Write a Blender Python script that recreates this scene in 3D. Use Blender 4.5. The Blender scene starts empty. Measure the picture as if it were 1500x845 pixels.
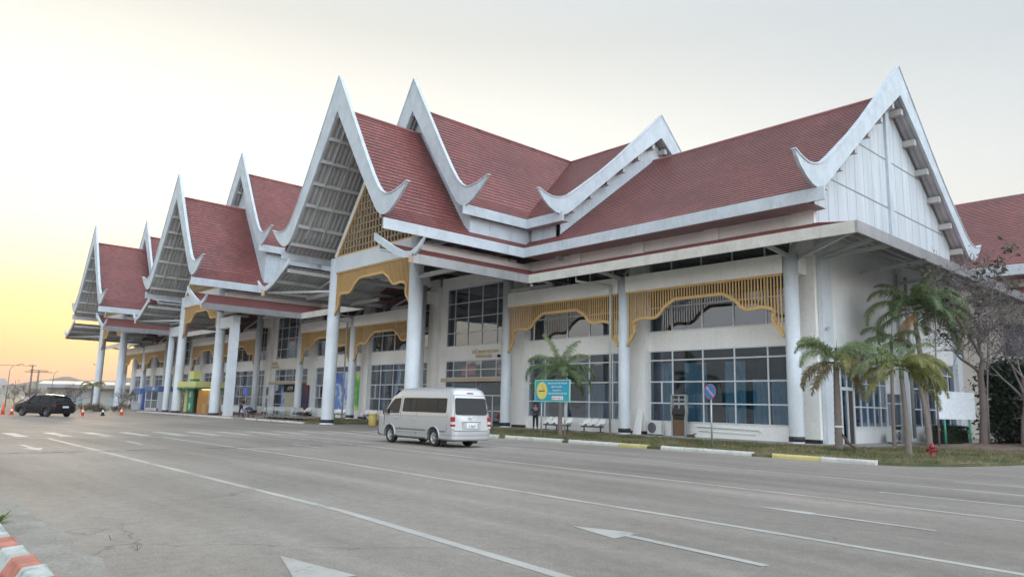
import bpy, bmesh, math, random
from mathutils import Vector, Matrix, noise
R = math.radians
rnd = random.Random(11)
scene = bpy.context.scene
COL = scene.collection
V = Vector

# ------------------------------------------------------------------ mesh collector
class MB:
    def __init__(s): s.v = []; s.f = []; s.uv = {}; s.sm = set()
    def quad(s, a, b, c, d, uv=None, smooth=False):
        n = len(s.v); s.v += [tuple(a), tuple(b), tuple(c), tuple(d)]
        if uv: s.uv[len(s.f)] = uv
        if smooth: s.sm.add(len(s.f))
        s.f.append((n, n+1, n+2, n+3)); return s
    def poly(s, pts, uv=None):
        n = len(s.v); s.v += [tuple(p) for p in pts]
        if uv: s.uv[len(s.f)] = uv
        s.f.append(tuple(range(n, n+len(pts)))); return s
    def box(s, x0, x1, y0, y1, z0, z1):
        n = len(s.v)
        s.v += [(x0,y0,z0),(x1,y0,z0),(x1,y1,z0),(x0,y1,z0),(x0,y0,z1),(x1,y0,z1),(x1,y1,z1),(x0,y1,z1)]
        for q in ((0,3,2,1),(4,5,6,7),(0,1,5,4),(1,2,6,5),(2,3,7,6),(3,0,4,7)): s.f.append(tuple(n+i for i in q))
        return s
    def beam(s, a, b, w, h, up=(0,0,1)):
        a = V(a); b = V(b); d = (b-a).normalized(); u = V(up)
        if abs(d.dot(u)) > .99: u = V((0,1,0))
        r = d.cross(u).normalized(); u = r.cross(d).normalized(); n = len(s.v)
        for p in (a, b):
            for i, j in ((-1,-1),(1,-1),(1,1),(-1,1)): s.v.append(tuple(p + r*(i*w/2) + u*(j*h/2)))
        for q in ((3,2,1,0),(4,5,6,7),(0,1,5,4),(1,2,6,5),(2,3,7,6),(3,0,4,7)): s.f.append(tuple(n+i for i in q))
        return s
    def tube(s, pts, rad, n=8, caps=True, smooth=True):
        pts = [V(p) for p in pts]; m = len(pts)
        rs = rad if isinstance(rad, (list, tuple)) else [rad]*m
        base = len(s.v); ref = None
        for i, p in enumerate(pts):
            d = (pts[min(i+1, m-1)] - pts[max(i-1, 0)]).normalized()
            if ref is None:
                ref = V((0,0,1)) if abs(d.z) < .9 else V((1,0,0))
            a = d.cross(ref)
            if a.length < 1e-4: a = d.cross(V((0,1,0)))
            a.normalize(); b = d.cross(a).normalized(); ref = b.cross(d) if False else ref
            for k in range(n):
                t = 2*math.pi*k/n; s.v.append(tuple(p + (a*math.cos(t) + b*math.sin(t))*rs[i]))
        for i in range(m-1):
            for k in range(n):
                if smooth: s.sm.add(len(s.f))
                s.f.append((base+i*n+k, base+i*n+(k+1)%n, base+(i+1)*n+(k+1)%n, base+(i+1)*n+k))
        if caps:
            s.f.append(tuple(base+k for k in range(n))[::-1]); s.f.append(tuple(base+(m-1)*n+k for k in range(n)))
        return s
    def lathe(s, prof, c=(0,0,0), n=20, smooth=True, axis='Z', caps=True):
        base = len(s.v)
        for r, z in prof:
            for k in range(n):
                t = 2*math.pi*k/n
                p = (r*math.cos(t), r*math.sin(t), z)
                if axis == 'Y': p = (p[0], z, p[1])
                if axis == 'X': p = (z, p[0], p[1])
                s.v.append((c[0]+p[0], c[1]+p[1], c[2]+p[2]))
        for i in range(len(prof)-1):
            for k in range(n):
                if smooth: s.sm.add(len(s.f))
                s.f.append((base+i*n+k, base+i*n+(k+1)%n, base+(i+1)*n+(k+1)%n, base+(i+1)*n+k))
        if caps: s.f.append(tuple(base+k for k in range(n))[::-1]); s.f.append(tuple(base+(len(prof)-1)*n+k for k in range(n)))
        return s
    def prism(s, pts, fn0, fn1):
        """outline pts mapped by two functions to the two faces"""
        n = len(pts); b = len(s.v)
        s.v += [tuple(fn0(p)) for p in pts] + [tuple(fn1(p)) for p in pts]
        s.f.append(tuple(range(b, b+n))); s.f.append(tuple(range(b+2*n-1, b+n-1, -1)))
        for i in range(n): s.f.append((b+i, b+(i+1)%n, b+n+(i+1)%n, b+n+i))
        return s
    def move(s, M):
        M = M if isinstance(M, Matrix) else Matrix.Translation(M)
        s.v = [tuple(M @ V(p)) for p in s.v]; return s
    def add(s, o, M=None):
        b = len(s.v); s.v += [tuple(M @ V(p)) for p in o.v] if M else o.v
        for i, f in enumerate(o.f):
            if i in o.uv: s.uv[len(s.f)] = o.uv[i]
            if i in o.sm: s.sm.add(len(s.f))
            s.f.append(tuple(b+k for k in f))
        return s

def wloc(o):
    l = V((0,0,0))
    while o: l = l + o.location; o = o.parent
    return l

def make(name, mb, mat, parent=None, bevel=0, loc=None, local=False):
    """mesh coordinates are world coordinates unless local"""
    me = bpy.data.meshes.new(name)
    off = V((0,0,0)) if local else (wloc(parent) if parent else V(loc or (0,0,0)))
    me.from_pydata([(p[0]-off.x, p[1]-off.y, p[2]-off.z) for p in mb.v], [], mb.f)
    if mb.uv:
        ul = me.uv_layers.new(name='UVMap')
        for p in me.polygons:
            if p.index in mb.uv:
                for li, q in zip(p.loop_indices, mb.uv[p.index]): ul.data[li].uv = q
    for p in me.polygons:
        if p.index in mb.sm: p.use_smooth = True
    me.materials.append(mat)
    o = bpy.data.objects.new(name, me); COL.objects.link(o)
    if parent: o.parent = parent
    else: o.location = loc or (0,0,0)
    if bevel:
        m = o.modifiers.new('bevel', 'BEVEL'); m.width = bevel; m.segments = 2; m.limit_method = 'ANGLE'
    return o

def thing(name, label, cat, loc=(0,0,0), group=None, rz=0):
    o = bpy.data.objects.new(name, None); COL.objects.link(o); o.location = loc; o.rotation_euler.z = rz
    o.empty_display_size = .2
    o['label'] = label; o['category'] = cat
    if group: o['group'] = group
    return o
def tag(o, label, cat, group=None, kind=None):
    o['label'] = label; o['category'] = cat
    if group: o['group'] = group
    if kind: o['kind'] = kind
    return o
def structure(name, mb, mat, kind='structure'):
    o = make(name, mb, mat); o['kind'] = kind; return o
def dup(root, loc, rz=None, label=None):
    def cp(o, par):
        c = o.copy(); COL.objects.link(c)
        if par: c.parent = par
        for k in list(o.children): cp(k, c)
        return c
    c = cp(root, None); c.location = loc
    if rz is not None: c.rotation_euler.z = rz
    if label: c['label'] = label
    return c

# ------------------------------------------------------------------ materials
MATS = {}
def node_mat(name):
    m = bpy.data.materials.new(name); m.use_nodes = True
    nt = m.node_tree; return m, nt, nt.nodes, nt.links, nt.nodes['Principled BSDF']
def N(nt, typ, **kw):
    n = nt.nodes.new(typ)
    for k, v in kw.items():
        if k in n.inputs: n.inputs[k].default_value = v
        else: setattr(n, k, v)
    return n
def ramp(nt, src, stops):
    r = nt.nodes.new('ShaderNodeValToRGB'); e = r.color_ramp.elements
    while len(e) < len(stops): e.new(.5)
    for i, (p, c) in enumerate(stops):
        e[i].position = p; e[i].color = (c[0], c[1], c[2], 1) if not isinstance(c, (int, float)) else (c, c, c, 1)
    nt.links.new(src, r.inputs[0]); return r
def mixc(nt, fac, a, b, mode='MIX'):
    n = nt.nodes.new('ShaderNodeMix'); n.data_type = 'RGBA'; n.blend_type = mode
    for sock, val in ((n.inputs[0], fac), (n.inputs[6], a), (n.inputs[7], b)):
        if isinstance(val, bpy.types.NodeSocket): nt.links.new(val, sock)
        elif isinstance(val, (int, float)): sock.default_value = val
        else: sock.default_value = (val[0], val[1], val[2], 1)
    return n.outputs[2]
def coords(nt, scale=(1,1,1), kind='Object'):
    tc = nt.nodes.new('ShaderNodeTexCoord'); mp = nt.nodes.new('ShaderNodeMapping')
    mp.inputs['Scale'].default_value = scale; nt.links.new(tc.outputs[kind], mp.inputs[0]); return mp.outputs[0]
def noisen(nt, vec, scale, detail=4, rough=.55):
    n = nt.nodes.new('ShaderNodeTexNoise'); n.inputs['Scale'].default_value = scale
    n.inputs['Detail'].default_value = detail; n.inputs['Roughness'].default_value = rough
    nt.links.new(vec, n.inputs['Vector']); return n.outputs[0]
def bump(nt, bs, h, strength=.3, dist=.02):
    b = nt.nodes.new('ShaderNodeBump'); b.inputs['Strength'].default_value = strength; b.inputs['Distance'].default_value = dist
    nt.links.new(h, b.inputs['Height']); nt.links.new(b.outputs[0], bs.inputs['Normal'])

def paint(name, col, rough=.55, dirt=.25, dirtcol=None, scale=.35, streak=True, metallic=0, bmp=.08, fine=9.):
    """painted / rendered surface with blotches, vertical run-off streaks and fine grain"""
    if name in MATS: return MATS[name]
    m, nt, ns, lk, bs = node_mat(name)
    dc = dirtcol or tuple(c*.45 for c in col)
    v = coords(nt); vs = coords(nt, (1.6, 1.6, .12))
    a = ramp(nt, noisen(nt, v, scale, 5, .6), ((.42, 0), (.75, 1)))
    c = mixc(nt, a.outputs[0], col, tuple(x*(1-dirt*.45) for x in col))
    if streak:
        b = ramp(nt, noisen(nt, vs, 2.2, 5, .65), ((.55, 0), (.82, 1)))
        mm = N(nt, 'ShaderNodeMath', operation='MULTIPLY'); lk.new(b.outputs[0], mm.inputs[0]); mm.inputs[1].default_value = dirt
        c = mixc(nt, mm.outputs[0], c, dc)
    g = noisen(nt, v, fine, 3, .6)
    gr = ramp(nt, g, ((.3, .93), (.7, 1.04)))
    c = mixc(nt, 1.0, c, gr.outputs[0], 'MULTIPLY')
    lk.new(c, bs.inputs['Base Color'])
    rr = ramp(nt, a.outputs[0], ((0, rough), (1, min(1, rough+.15)))); lk.new(rr.outputs[0], bs.inputs['Roughness'])
    bs.inputs['Metallic'].default_value = metallic
    bump(nt, bs, g, bmp, .02)
    MATS[name] = m; return m
def plain(name, col, rough=.5, metallic=0, coat=0, emit=0, var=1):
    if name in MATS: return MATS[name]
    m, nt, ns, lk, bs = node_mat(name)
    v = coords(nt); g = noisen(nt, v, 6, 3)
    gr = ramp(nt, g, ((.3, 1-.1*var), (.7, 1+.06*var)))
    lk.new(mixc(nt, 1.0, col, gr.outputs[0], 'MULTIPLY'), bs.inputs['Base Color'])
    bs.inputs['Roughness'].default_value = rough; bs.inputs['Metallic'].default_value = metallic
    bs.inputs['Coat Weight'].default_value = coat; bs.inputs['Coat Roughness'].default_value = .08
    if emit:
        bs.inputs['Emission Color'].default_value = (*col, 1); bs.inputs['Emission Strength'].default_value = emit
    MATS[name] = m; return m

def tile_mat():
    m, nt, ns, lk, bs = node_mat('red_roof_tile')
    uv = nt.nodes.new('ShaderNodeUVMap').outputs[0]
    br = N(nt, 'ShaderNodeTexBrick', offset=.5, squash=1.0)
    br.inputs['Scale'].default_value = 1; br.inputs['Brick Width'].default_value = .34; br.inputs['Row Height'].default_value = .36
    br.inputs['Mortar Size'].default_value = .017; br.inputs['Mortar Smooth'].default_value = .3; br.inputs['Bias'].default_value = 0
    br.inputs['Color1'].default_value = (.255,.078,.068,1); br.inputs['Color2'].default_value = (.180,.054,.050,1)
    br.inputs['Mortar'].default_value = (.08,.028,.028,1)
    lk.new(uv, br.inputs['Vector'])
    o = coords(nt); a = ramp(nt, noisen(nt, o, .22, 6, .65), ((.35, .8), (.7, 1.18)))
    c = mixc(nt, 1, br.outputs[0], a.outputs[0], 'MULTIPLY')
    b = ramp(nt, noisen(nt, o, 1.7, 6, .7), ((.5, 0), (.78, .55)))
    c = mixc(nt, b.outputs[0], c, (.10,.045,.045))
    d = ramp(nt, noisen(nt, o, .6, 4, .6), ((.55, 0), (.8, .35)))
    c = mixc(nt, d.outputs[0], c, (.27,.145,.13))
    st = ramp(nt, noisen(nt, coords(nt, (1.2,1.2,.10)), 1.3, 5, .65), ((.5, 0), (.75, .5)))
    c = mixc(nt, st.outputs[0], c, (.095,.06,.058))
    lk.new(c, bs.inputs['Base Color']); bs.inputs['Roughness'].default_value = .42
    bump(nt, bs, br.outputs['Fac'], -.5, .03)
    return m
def corr_mat():
    m, nt, ns, lk, bs = node_mat('corrugated_grey_sheet')
    uv = nt.nodes.new('ShaderNodeUVMap').outputs[0]
    w = N(nt, 'ShaderNodeTexWave', wave_type='BANDS', bands_direction='X'); w.inputs['Scale'].default_value = .85
    w.inputs['Distortion'].default_value = 0; lk.new(uv, w.inputs['Vector'])
    g = noisen(nt, coords(nt), .8, 5)
    c = mixc(nt, ramp(nt, w.outputs[1], ((.3, 0), (.8, 1))).outputs[0], (.40,.40,.415), (.50,.50,.51))
    c = mixc(nt, 1, c, ramp(nt, g, ((.3, .8), (.7, 1.1))).outputs[0], 'MULTIPLY')
    lk.new(c, bs.inputs['Base Color']); bs.inputs['Roughness'].default_value = .5; bs.inputs['Metallic'].default_value = .2
    bump(nt, bs, w.outputs[1], .8, .05)
    return m
def glass_mat(name, tint, gloss=.3, rough=.015):
    m = bpy.data.materials.new(name); m.use_nodes = True; nt = m.node_tree; nt.nodes.clear(); lk = nt.links
    out = nt.nodes.new('ShaderNodeOutputMaterial'); mx = nt.nodes.new('ShaderNodeMixShader')
    tr = nt.nodes.new('ShaderNodeBsdfTransparent'); tr.inputs[0].default_value = (*tint, 1)
    gl = nt.nodes.new('ShaderNodeBsdfGlossy'); gl.inputs['Roughness'].default_value = rough; gl.inputs[0].default_value = (.64,.72,.86,1)
    lw = nt.nodes.new('ShaderNodeLayerWeight'); lw.inputs[0].default_value = .35
    v = coords(nt); nz = noisen(nt, v, .45, 2)
    b = nt.nodes.new('ShaderNodeBump'); b.inputs['Strength'].default_value = .035; b.inputs['Distance'].default_value = .25
    lk.new(nz, b.inputs['Height']); lk.new(b.outputs[0], gl.inputs['Normal'])
    mr = N(nt, 'ShaderNodeMapRange'); lk.new(lw.outputs['Facing'], mr.inputs[0]); mr.inputs[3].default_value = gloss; mr.inputs[4].default_value = .62
    lk.new(mr.outputs[0], mx.inputs[0]); lk.new(tr.outputs[0], mx.inputs[1]); lk.new(gl.outputs[0], mx.inputs[2]); lk.new(mx.outputs[0], out.inputs[0])
    return m
def asphalt_mat():
    m, nt, ns, lk, bs = node_mat('worn_grey_asphalt')
    v = coords(nt)
    a = ramp(nt, noisen(nt, v, .09, 6, .62), ((.3, (.176,.152,.128)), (.52, (.236,.207,.176)), (.72, (.305,.270,.232))))
    vs = coords(nt, (.05, .5, 1))
    s = ramp(nt, noisen(nt, vs, 1.0, 5, .6), ((.35, .84), (.65, 1.1)))
    c = mixc(nt, 1, a.outputs[0], s.outputs[0], 'MULTIPLY')
    tr = ramp(nt, noisen(nt, coords(nt, (.02, 1.15, 1)), 1.0, 2, .5), ((.3, .86), (.7, 1.07)))
    c = mixc(nt, 1, c, tr.outputs[0], 'MULTIPLY')
    f = noisen(nt, v, 38, 4, .8); fr = ramp(nt, f, ((.3, .62), (.7, 1.36)))
    c = mixc(nt, 1, c, fr.outputs[0], 'MULTIPLY')
    f2 = noisen(nt, v, 5, 7, .75); fr2 = ramp(nt, f2, ((.3, .80), (.7, 1.16)))
    c = mixc(nt, 1, c, fr2.outputs[0], 'MULTIPLY')
    # fine cracks
    vo = N(nt, 'ShaderNodeTexVoronoi', feature='DISTANCE_TO_EDGE'); vo.inputs['Scale'].default_value = .16
    wn = nt.nodes.new('ShaderNodeVectorMath'); wn.operation = 'ADD'
    nz = nt.nodes.new('ShaderNodeTexNoise'); nz.inputs['Scale'].default_value = .8; nz.inputs['Detail'].default_value = 4; lk.new(v, nz.inputs['Vector'])
    sc = nt.nodes.new('ShaderNodeVectorMath'); sc.operation = 'SCALE'; sc.inputs['Scale'].default_value = 1.4
    lk.new(nz.outputs['Color'], sc.inputs[0]); lk.new(v, wn.inputs[0]); lk.new(sc.outputs[0], wn.inputs[1]); lk.new(wn.outputs[0], vo.inputs['Vector'])
    ck = ramp(nt, vo.outputs['Distance'], ((0, 1), (.0035, 0)))
    msk = ramp(nt, noisen(nt, v, .12, 2), ((.5, 0), (.6, .6)))
    mm = N(nt, 'ShaderNodeMath', operation='MULTIPLY'); lk.new(ck.outputs[0], mm.inputs[0]); lk.new(msk.outputs[0], mm.inputs[1])
    c = mixc(nt, mm.outputs[0], c, (.06,.057,.053))
    oil = ramp(nt, noisen(nt, coords(nt, (.35,.9,1)), 1.0, 6, .7), ((.62, 0), (.72, .4)))
    c = mixc(nt, oil.outputs[0], c, (.12,.11,.10))
    # sandy dirt near the island at the camera's left
    lk.new(c, bs.inputs['Base Color']); bs.inputs['Roughness'].default_value = .82
    bump(nt, bs, f, .35, .008)
    return m
def roadpaint_mat(nm='worn_white_road_paint', al_=((.36, .45), (.46, .95))):
    m = bpy.data.materials.new(nm); m.use_nodes = True; nt = m.node_tree; lk = nt.links; bs = nt.nodes['Principled BSDF']
    v = coords(nt); f = noisen(nt, v, 14, 6, .75); g = noisen(nt, v, .7, 4, .6)
    c = ramp(nt, g, ((.3, (.33,.315,.285)), (.7, (.45,.435,.40))))
    lk.new(c.outputs[0], bs.inputs['Base Color']); bs.inputs['Roughness'].default_value = .7
    ad = N(nt, 'ShaderNodeMath', operation='ADD'); lk.new(f, ad.inputs[0]); lk.new(g, ad.inputs[1])
    hf = N(nt, 'ShaderNodeMath', operation='MULTIPLY'); lk.new(ad.outputs[0], hf.inputs[0]); hf.inputs[1].default_value = .5
    al = ramp(nt, hf.outputs[0], al_)
    lk.new(al.outputs[0], bs.inputs['Alpha'])
    return m
def ground_mat(name, c0, c1, c2, sc=.6):
    m, nt, ns, lk, bs = node_mat(name)
    v = coords(nt); a = ramp(nt, noisen(nt, v, sc, 7, .7), ((.32, c0), (.52, c1), (.72, c2)))
    f = noisen(nt, v, 22, 4, .7); fr = ramp(nt, f, ((.25, .7), (.75, 1.3)))
    lk.new(mixc(nt, 1, a.outputs[0], fr.outputs[0], 'MULTIPLY'), bs.inputs['Base Color'])
    bs.inputs['Roughness'].default_value = .95; bump(nt, bs, f, .6, .03); return m
def leaf_mat(name, c0, c1, rough=.42, sc=3.0):
    m, nt, ns, lk, bs = node_mat(name)
    v = coords(nt); a = ramp(nt, noisen(nt, v, sc, 5, .7), ((.38, c0), (.60, c1)))
    lk.new(a.outputs[0], bs.inputs['Base Color']); bs.inputs['Roughness'].default_value = rough
    tl = nt.nodes.new('ShaderNodeBsdfTranslucent'); lk.new(a.outputs[0], tl.inputs[0]); mx = nt.nodes.new('ShaderNodeMixShader'); mx.inputs[0].default_value = .4
    lk.new(bs.outputs[0], mx.inputs[1]); lk.new(tl.outputs[0], mx.inputs[2]); lk.new(mx.outputs[0], nt.nodes['Material Output'].inputs[0])
    return m
def brick_wall(name, c, joint, w, h, jm=.01, rough=.6):
    m, nt, ns, lk, bs = node_mat(name)
    uv = nt.nodes.new('ShaderNodeUVMap').outputs[0]
    br = N(nt, 'ShaderNodeTexBrick', offset=0.0); br.inputs['Scale'].default_value = 1; br.inputs['Brick Width'].default_value = w
    br.inputs['Row Height'].default_value = h; br.inputs['Mortar Size'].default_value = jm; br.inputs['Mortar Smooth'].default_value = .2
    br.inputs['Color1'].default_value = (*c, 1); br.inputs['Color2'].default_value = (*[x*.95 for x in c], 1); br.inputs['Mortar'].default_value = (*joint, 1)
    lk.new(uv, br.inputs['Vector'])
    v = coords(nt); s = ramp(nt, noisen(nt, coords(nt, (1.5,1.5,.15)), 1.4, 5, .65), ((.35, .82), (.7, 1.04)))
    d = ramp(nt, noisen(nt, v, 1.1, 6, .7), ((.62, 1.0), (.74, .90)))
    c_ = mixc(nt, 1, br.outputs[0], s.outputs[0], 'MULTIPLY'); c_ = mixc(nt, 1, c_, d.outputs[0], 'MULTIPLY')
    lk.new(c_, bs.inputs['Base Color']); bs.inputs['Roughness'].default_value = rough; return m

M_TILE = tile_mat(); M_CORR = corr_mat(); M_ASPH = asphalt_mat(); M_RPAINT = roadpaint_mat(); M_RWORN = roadpaint_mat('flaked_white_road_paint', ((.54, .0), (.60, .9)))
M_WHITE = paint('white_render', (.85,.83,.805), .6, .22, (.34,.33,.31))
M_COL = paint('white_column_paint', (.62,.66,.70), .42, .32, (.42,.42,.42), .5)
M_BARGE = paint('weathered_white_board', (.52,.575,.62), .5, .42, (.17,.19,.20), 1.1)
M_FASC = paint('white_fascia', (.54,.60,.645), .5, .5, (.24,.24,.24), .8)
M_GUT = paint('stained_gutter_metal', (.38,.38,.385), .36, .6, (.17,.165,.16), .9, metallic=.5)
M_GUT2 = paint('yellowed_gutter_paint', (.58,.56,.51), .45, .55, (.33,.30,.23), 1.0)
M_STEEL = paint('grey_painted_steel', (.50,.50,.50), .5, .3, (.2,.2,.2), 1.0)
M_GOLD = paint('gold_paint', (.62,.395,.165), .42, .3, (.22,.13,.05), 1.2, metallic=.15)
M_GOLDD = paint('bronze_paint', (.50,.36,.21), .5, .3, (.14,.09,.05), 1.2, metallic=.1)
M_BAND = plain('black_base_band', (.02,.022,.025), .5)
M_FRAME = paint('white_aluminium_frame', (.66,.67,.68), .35, .1, streak=False)
M_SOFF = paint('brown_grey_soffit', (.38,.31,.30), .6, .3, scale=.9, streak=False)
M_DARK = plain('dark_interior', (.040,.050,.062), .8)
M_GLASS = glass_mat('dark_window_glass', (.34,.41,.50), .24)
M_GLASSB = glass_mat('blue_window_glass', (.30,.46,.58), .16)
M_CURT = paint('grey_curtain', (.62,.66,.66), .8, .3, scale=1.5)
M_BLACK = plain('black_rubber', (.015,.015,.016), .7)
M_PANEL = brick_wall('white_gable_panel', (.58,.63,.665), (.25,.26,.28), 1.22, 40, .028)
M_BLOCK = paint('side_wall_render', (.80,.80,.80), .6, .3, (.36,.35,.34))
# ================================================================== TERMINAL
XC = [-17.34 - 10.667*k for k in range(12)]          # column line
YC, YW = 34.6, 36.2
XE, XW = -16.7, -135.3
T = thing('airport_terminal', 'long white airport terminal with steep red tiled roofs, pointed white bargeboards and golden screens', 'building', (-76, 36, 0))

M_PUR = paint('weathered_purlin', (.46,.445,.43), .6, .4, scale=1.2)
def unit(a, b): return (V(b)-V(a)).normalized()
def roof_quad(mb, A, B, C, D, row=.36, lift=.035):
    """tiled slope: A,B on the eave, D,C above them on the ridge, laid in overlapping rows"""
    A, B, C, D = map(V, (A, B, C, D))
    L = ((D-A).length + (C-B).length)/2; n = max(2, round(L/row))
    nr = (B-A).cross(D-A).normalized()
    if nr.z < 0: nr = -nr
    ax = (B-A).normalized()
    for i in range(n):
        t0, t1 = i/n, (i+1)/n
        p0 = A.lerp(D, t0); q0 = B.lerp(C, t0); p1 = A.lerp(D, t1); q1 = B.lerp(C, t1)
        u = lambda p: (p-A).dot(ax)
        lo0, lo1 = p0+nr*lift, q0+nr*lift
        v0 = i*.36; v1 = v0+.36
        mb.quad(lo0, lo1, q1, p1, [(u(p0), v0), (u(q0), v0), (u(q1), v1), (u(p1), v1)])
        mb.quad(p0-nr*.02, q0-nr*.02, lo1, lo0, [(u(p0), v0), (u(q0), v0), (u(q0), v0+.02), (u(p0), v0+.02)])
def sheet(mb, A, B, C, D):
    A, B, C, D = map(V, (A, B, C, D)); ax = (B-A).normalized(); L = (D-A).length
    u = lambda p: (p-A).dot(ax)
    mb.quad(A, B, C, D, [(u(A), 0), (u(B), 0), (u(C), L), (u(D), L)])

# bargeboard outlines: offset from the ridge, height (porch and wing kinds)
BY_O = [(0,24.2),(1.98,20.99),(2.91,19.49),(4.04,17.66),(5.22,15.85),(5.85,15.0),(6.25,14.6),(6.66,14.33),(7.1,14.19),(7.5,14.19),(7.95,14.25),(8.5,14.38),(9.15,14.58)]
BY_I = [(8.85,14.24),(8.3,13.72),(7.67,13.28),(7.2,13.03),(6.75,12.95),(6.3,13.06),(5.8,13.43),(4.79,14.78),(3.47,16.6),(1.47,19.45),(0,21.6)]
BX_O = [(0,23.3),(2.36,21.3),(4.43,19.55),(6.11,18.15),(8.01,16.68),(9.97,15.3),(10.9,14.65),(11.6,14.2),(12.26,13.92),(12.8,13.8),(13.3,13.76),(13.8,13.84),(14.25,13.96),(14.65,14.12)]
BX_I = [(14.5,13.8),(14.1,13.38),(13.5,12.98),(12.9,12.74),(12.3,12.66),(11.75,12.78),(11.2,13.12),(10.73,13.47),(8.59,15.1),(5.78,17.2),(2.63,19.5),(0,21.35)]
def bargeboard(parent, axis, c, pos, outer, inner, dz=0, th=.16, du=0):
    """both halves of a gable board; c = ridge coordinate, pos = plane"""
    mb = MB()
    for s in (-1, 1):
        pts = [(u*(1+du/13), z+dz) for u, z in outer+inner]
        if axis == 'Y': f = lambda d: (lambda p: (c+s*p[0], pos+d, p[1]))
        else: f = lambda d: (lambda p: (pos+d, c+s*p[0], p[1]))
        mb.prism(pts, f(0), f(th))
        # projecting drip edge along the top of the board
        o = [(u*(1+du/13), z+dz) for u, z in outer]
        for a, b in zip(o, o[1:]):
            k = -.05
            mb.beam(f(th/2)(a), f(th/2)(b), th+.1, .07, up=(0,0,1))
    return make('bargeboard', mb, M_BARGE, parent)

def gable_roof_y(xc, yf, yb, zr, ze, half, yl, name, lattice, dzb, yg, zk=0):
    """roof with its ridge running back from the front (Y); yf bargeboard plane, yg gable plane, yl end of its eaves"""
    mb = MB(); hu = half-1.25; zm = zr - (zr-ze-1.15)
    for s in (-1, 1):
        e0, e1 = (xc+s*half, yf+.05, ze), (xc+s*half, yb, ze)
        m0, m1 = (xc+s*hu, yf+.05, zm), (xc+s*hu, yb, zm)
        r0, r1 = (xc, yf+.05, zr), (xc, yb, zr)
        roof_quad(mb, e0, e1, m1, m0); roof_quad(mb, m0, m1, r1, r0)
    mb.tube([(xc, yf+.1, zr), (xc, yb, zr)], .13, 8)
    rf = make(name, mb, M_TILE, T)
    u = MB(); d = .12
    for s in (-1, 1):
        sheet(u, (xc+s*(half-.05), yf+.12, ze-d), (xc+s*(half-.05), yl, ze-d), (xc+s*hu, yl, zm-d), (xc+s*hu, yf+.12, zm-d))
        sheet(u, (xc+s*hu, yf+.12, zm-d), (xc+s*hu, yl, zm-d), (xc, yl, zr-d), (xc, yf+.12, zr-d))
    make('roof_underside', u, M_CORR, rf)
    bargeboard(rf, 'Y', xc, yf, BY_O, BY_I, dzb)
    for s in (-1, 1):
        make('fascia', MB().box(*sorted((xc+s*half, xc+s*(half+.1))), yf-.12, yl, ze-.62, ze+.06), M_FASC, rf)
        # purlins seen under the open end
        n = 7; yend = yg+.2
        for i in range(n):
            t = .05 + i*.93/(n-1)
            uu = hu*(1-t) if t < .9999 else 0; uu = half*.93*(1-t)
            z = zr-.32-(zr-zm)/hu*uu if uu < hu else ze+(half-uu)*(zm-ze)/(half-hu)-.32
            make('purlin', MB().box(xc+s*uu-.08, xc+s*uu+.08, yf+.17, yend, z-.12, z+.12), M_STEEL, rf)
        # sloping rafter ties under the sheet
        for k in (.28, .62):
            y = yf+(yg-yf)*k
            make('rafter', MB().beam((xc+s*.3, y, zr-.75), (xc+s*hu*.97, y, zm-.28), .07, .09), M_STEEL, rf)
    return rf

def lattice_gable(rf, xc, yg, zb, zr, half, hz):
    """triangular golden grid filling the gable, white rake boards outside it"""
    k = (zr-zb)/half
    g = MB(); st = .42
    n = int(half/st)
    for i in range(-n, n+1):
        x = xc+i*st; zt = zr-abs(i*st)*k
        if zt > zb+.2: g.box(x-.045, x+.045, yg-.05, yg+.03, zb, zt)
    z = zb
    while z < zr-.3:
        w = (zr-z)/k
        g.box(xc-w, xc+w, yg-.05, yg+.05, z-.035, z+.035); z += .52
    make('lattice_screen', g, M_GOLDD, rf)
    f = MB()
    for s in (-1, 1): f.beam((xc+s*half, yg-.04, zb), (xc, yg-.04, zr), .14, .16)
    f.box(xc-half, xc+half, yg-.12, yg-.0, zb-.09, zb+.09)
    make('lattice_frame', f, M_GOLD, rf)
    w = MB()
    for s in (-1, 1): w.beam((xc+s*(half+.28), yg-.02, zb), (xc+s*.0, yg-.02, zr+.4), .2, .34)
    make('rake_board', w, M_WHITE, rf)
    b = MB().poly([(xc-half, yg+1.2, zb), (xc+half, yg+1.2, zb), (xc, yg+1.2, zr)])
    make('gable_backing', b, M_DARK, rf)

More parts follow.
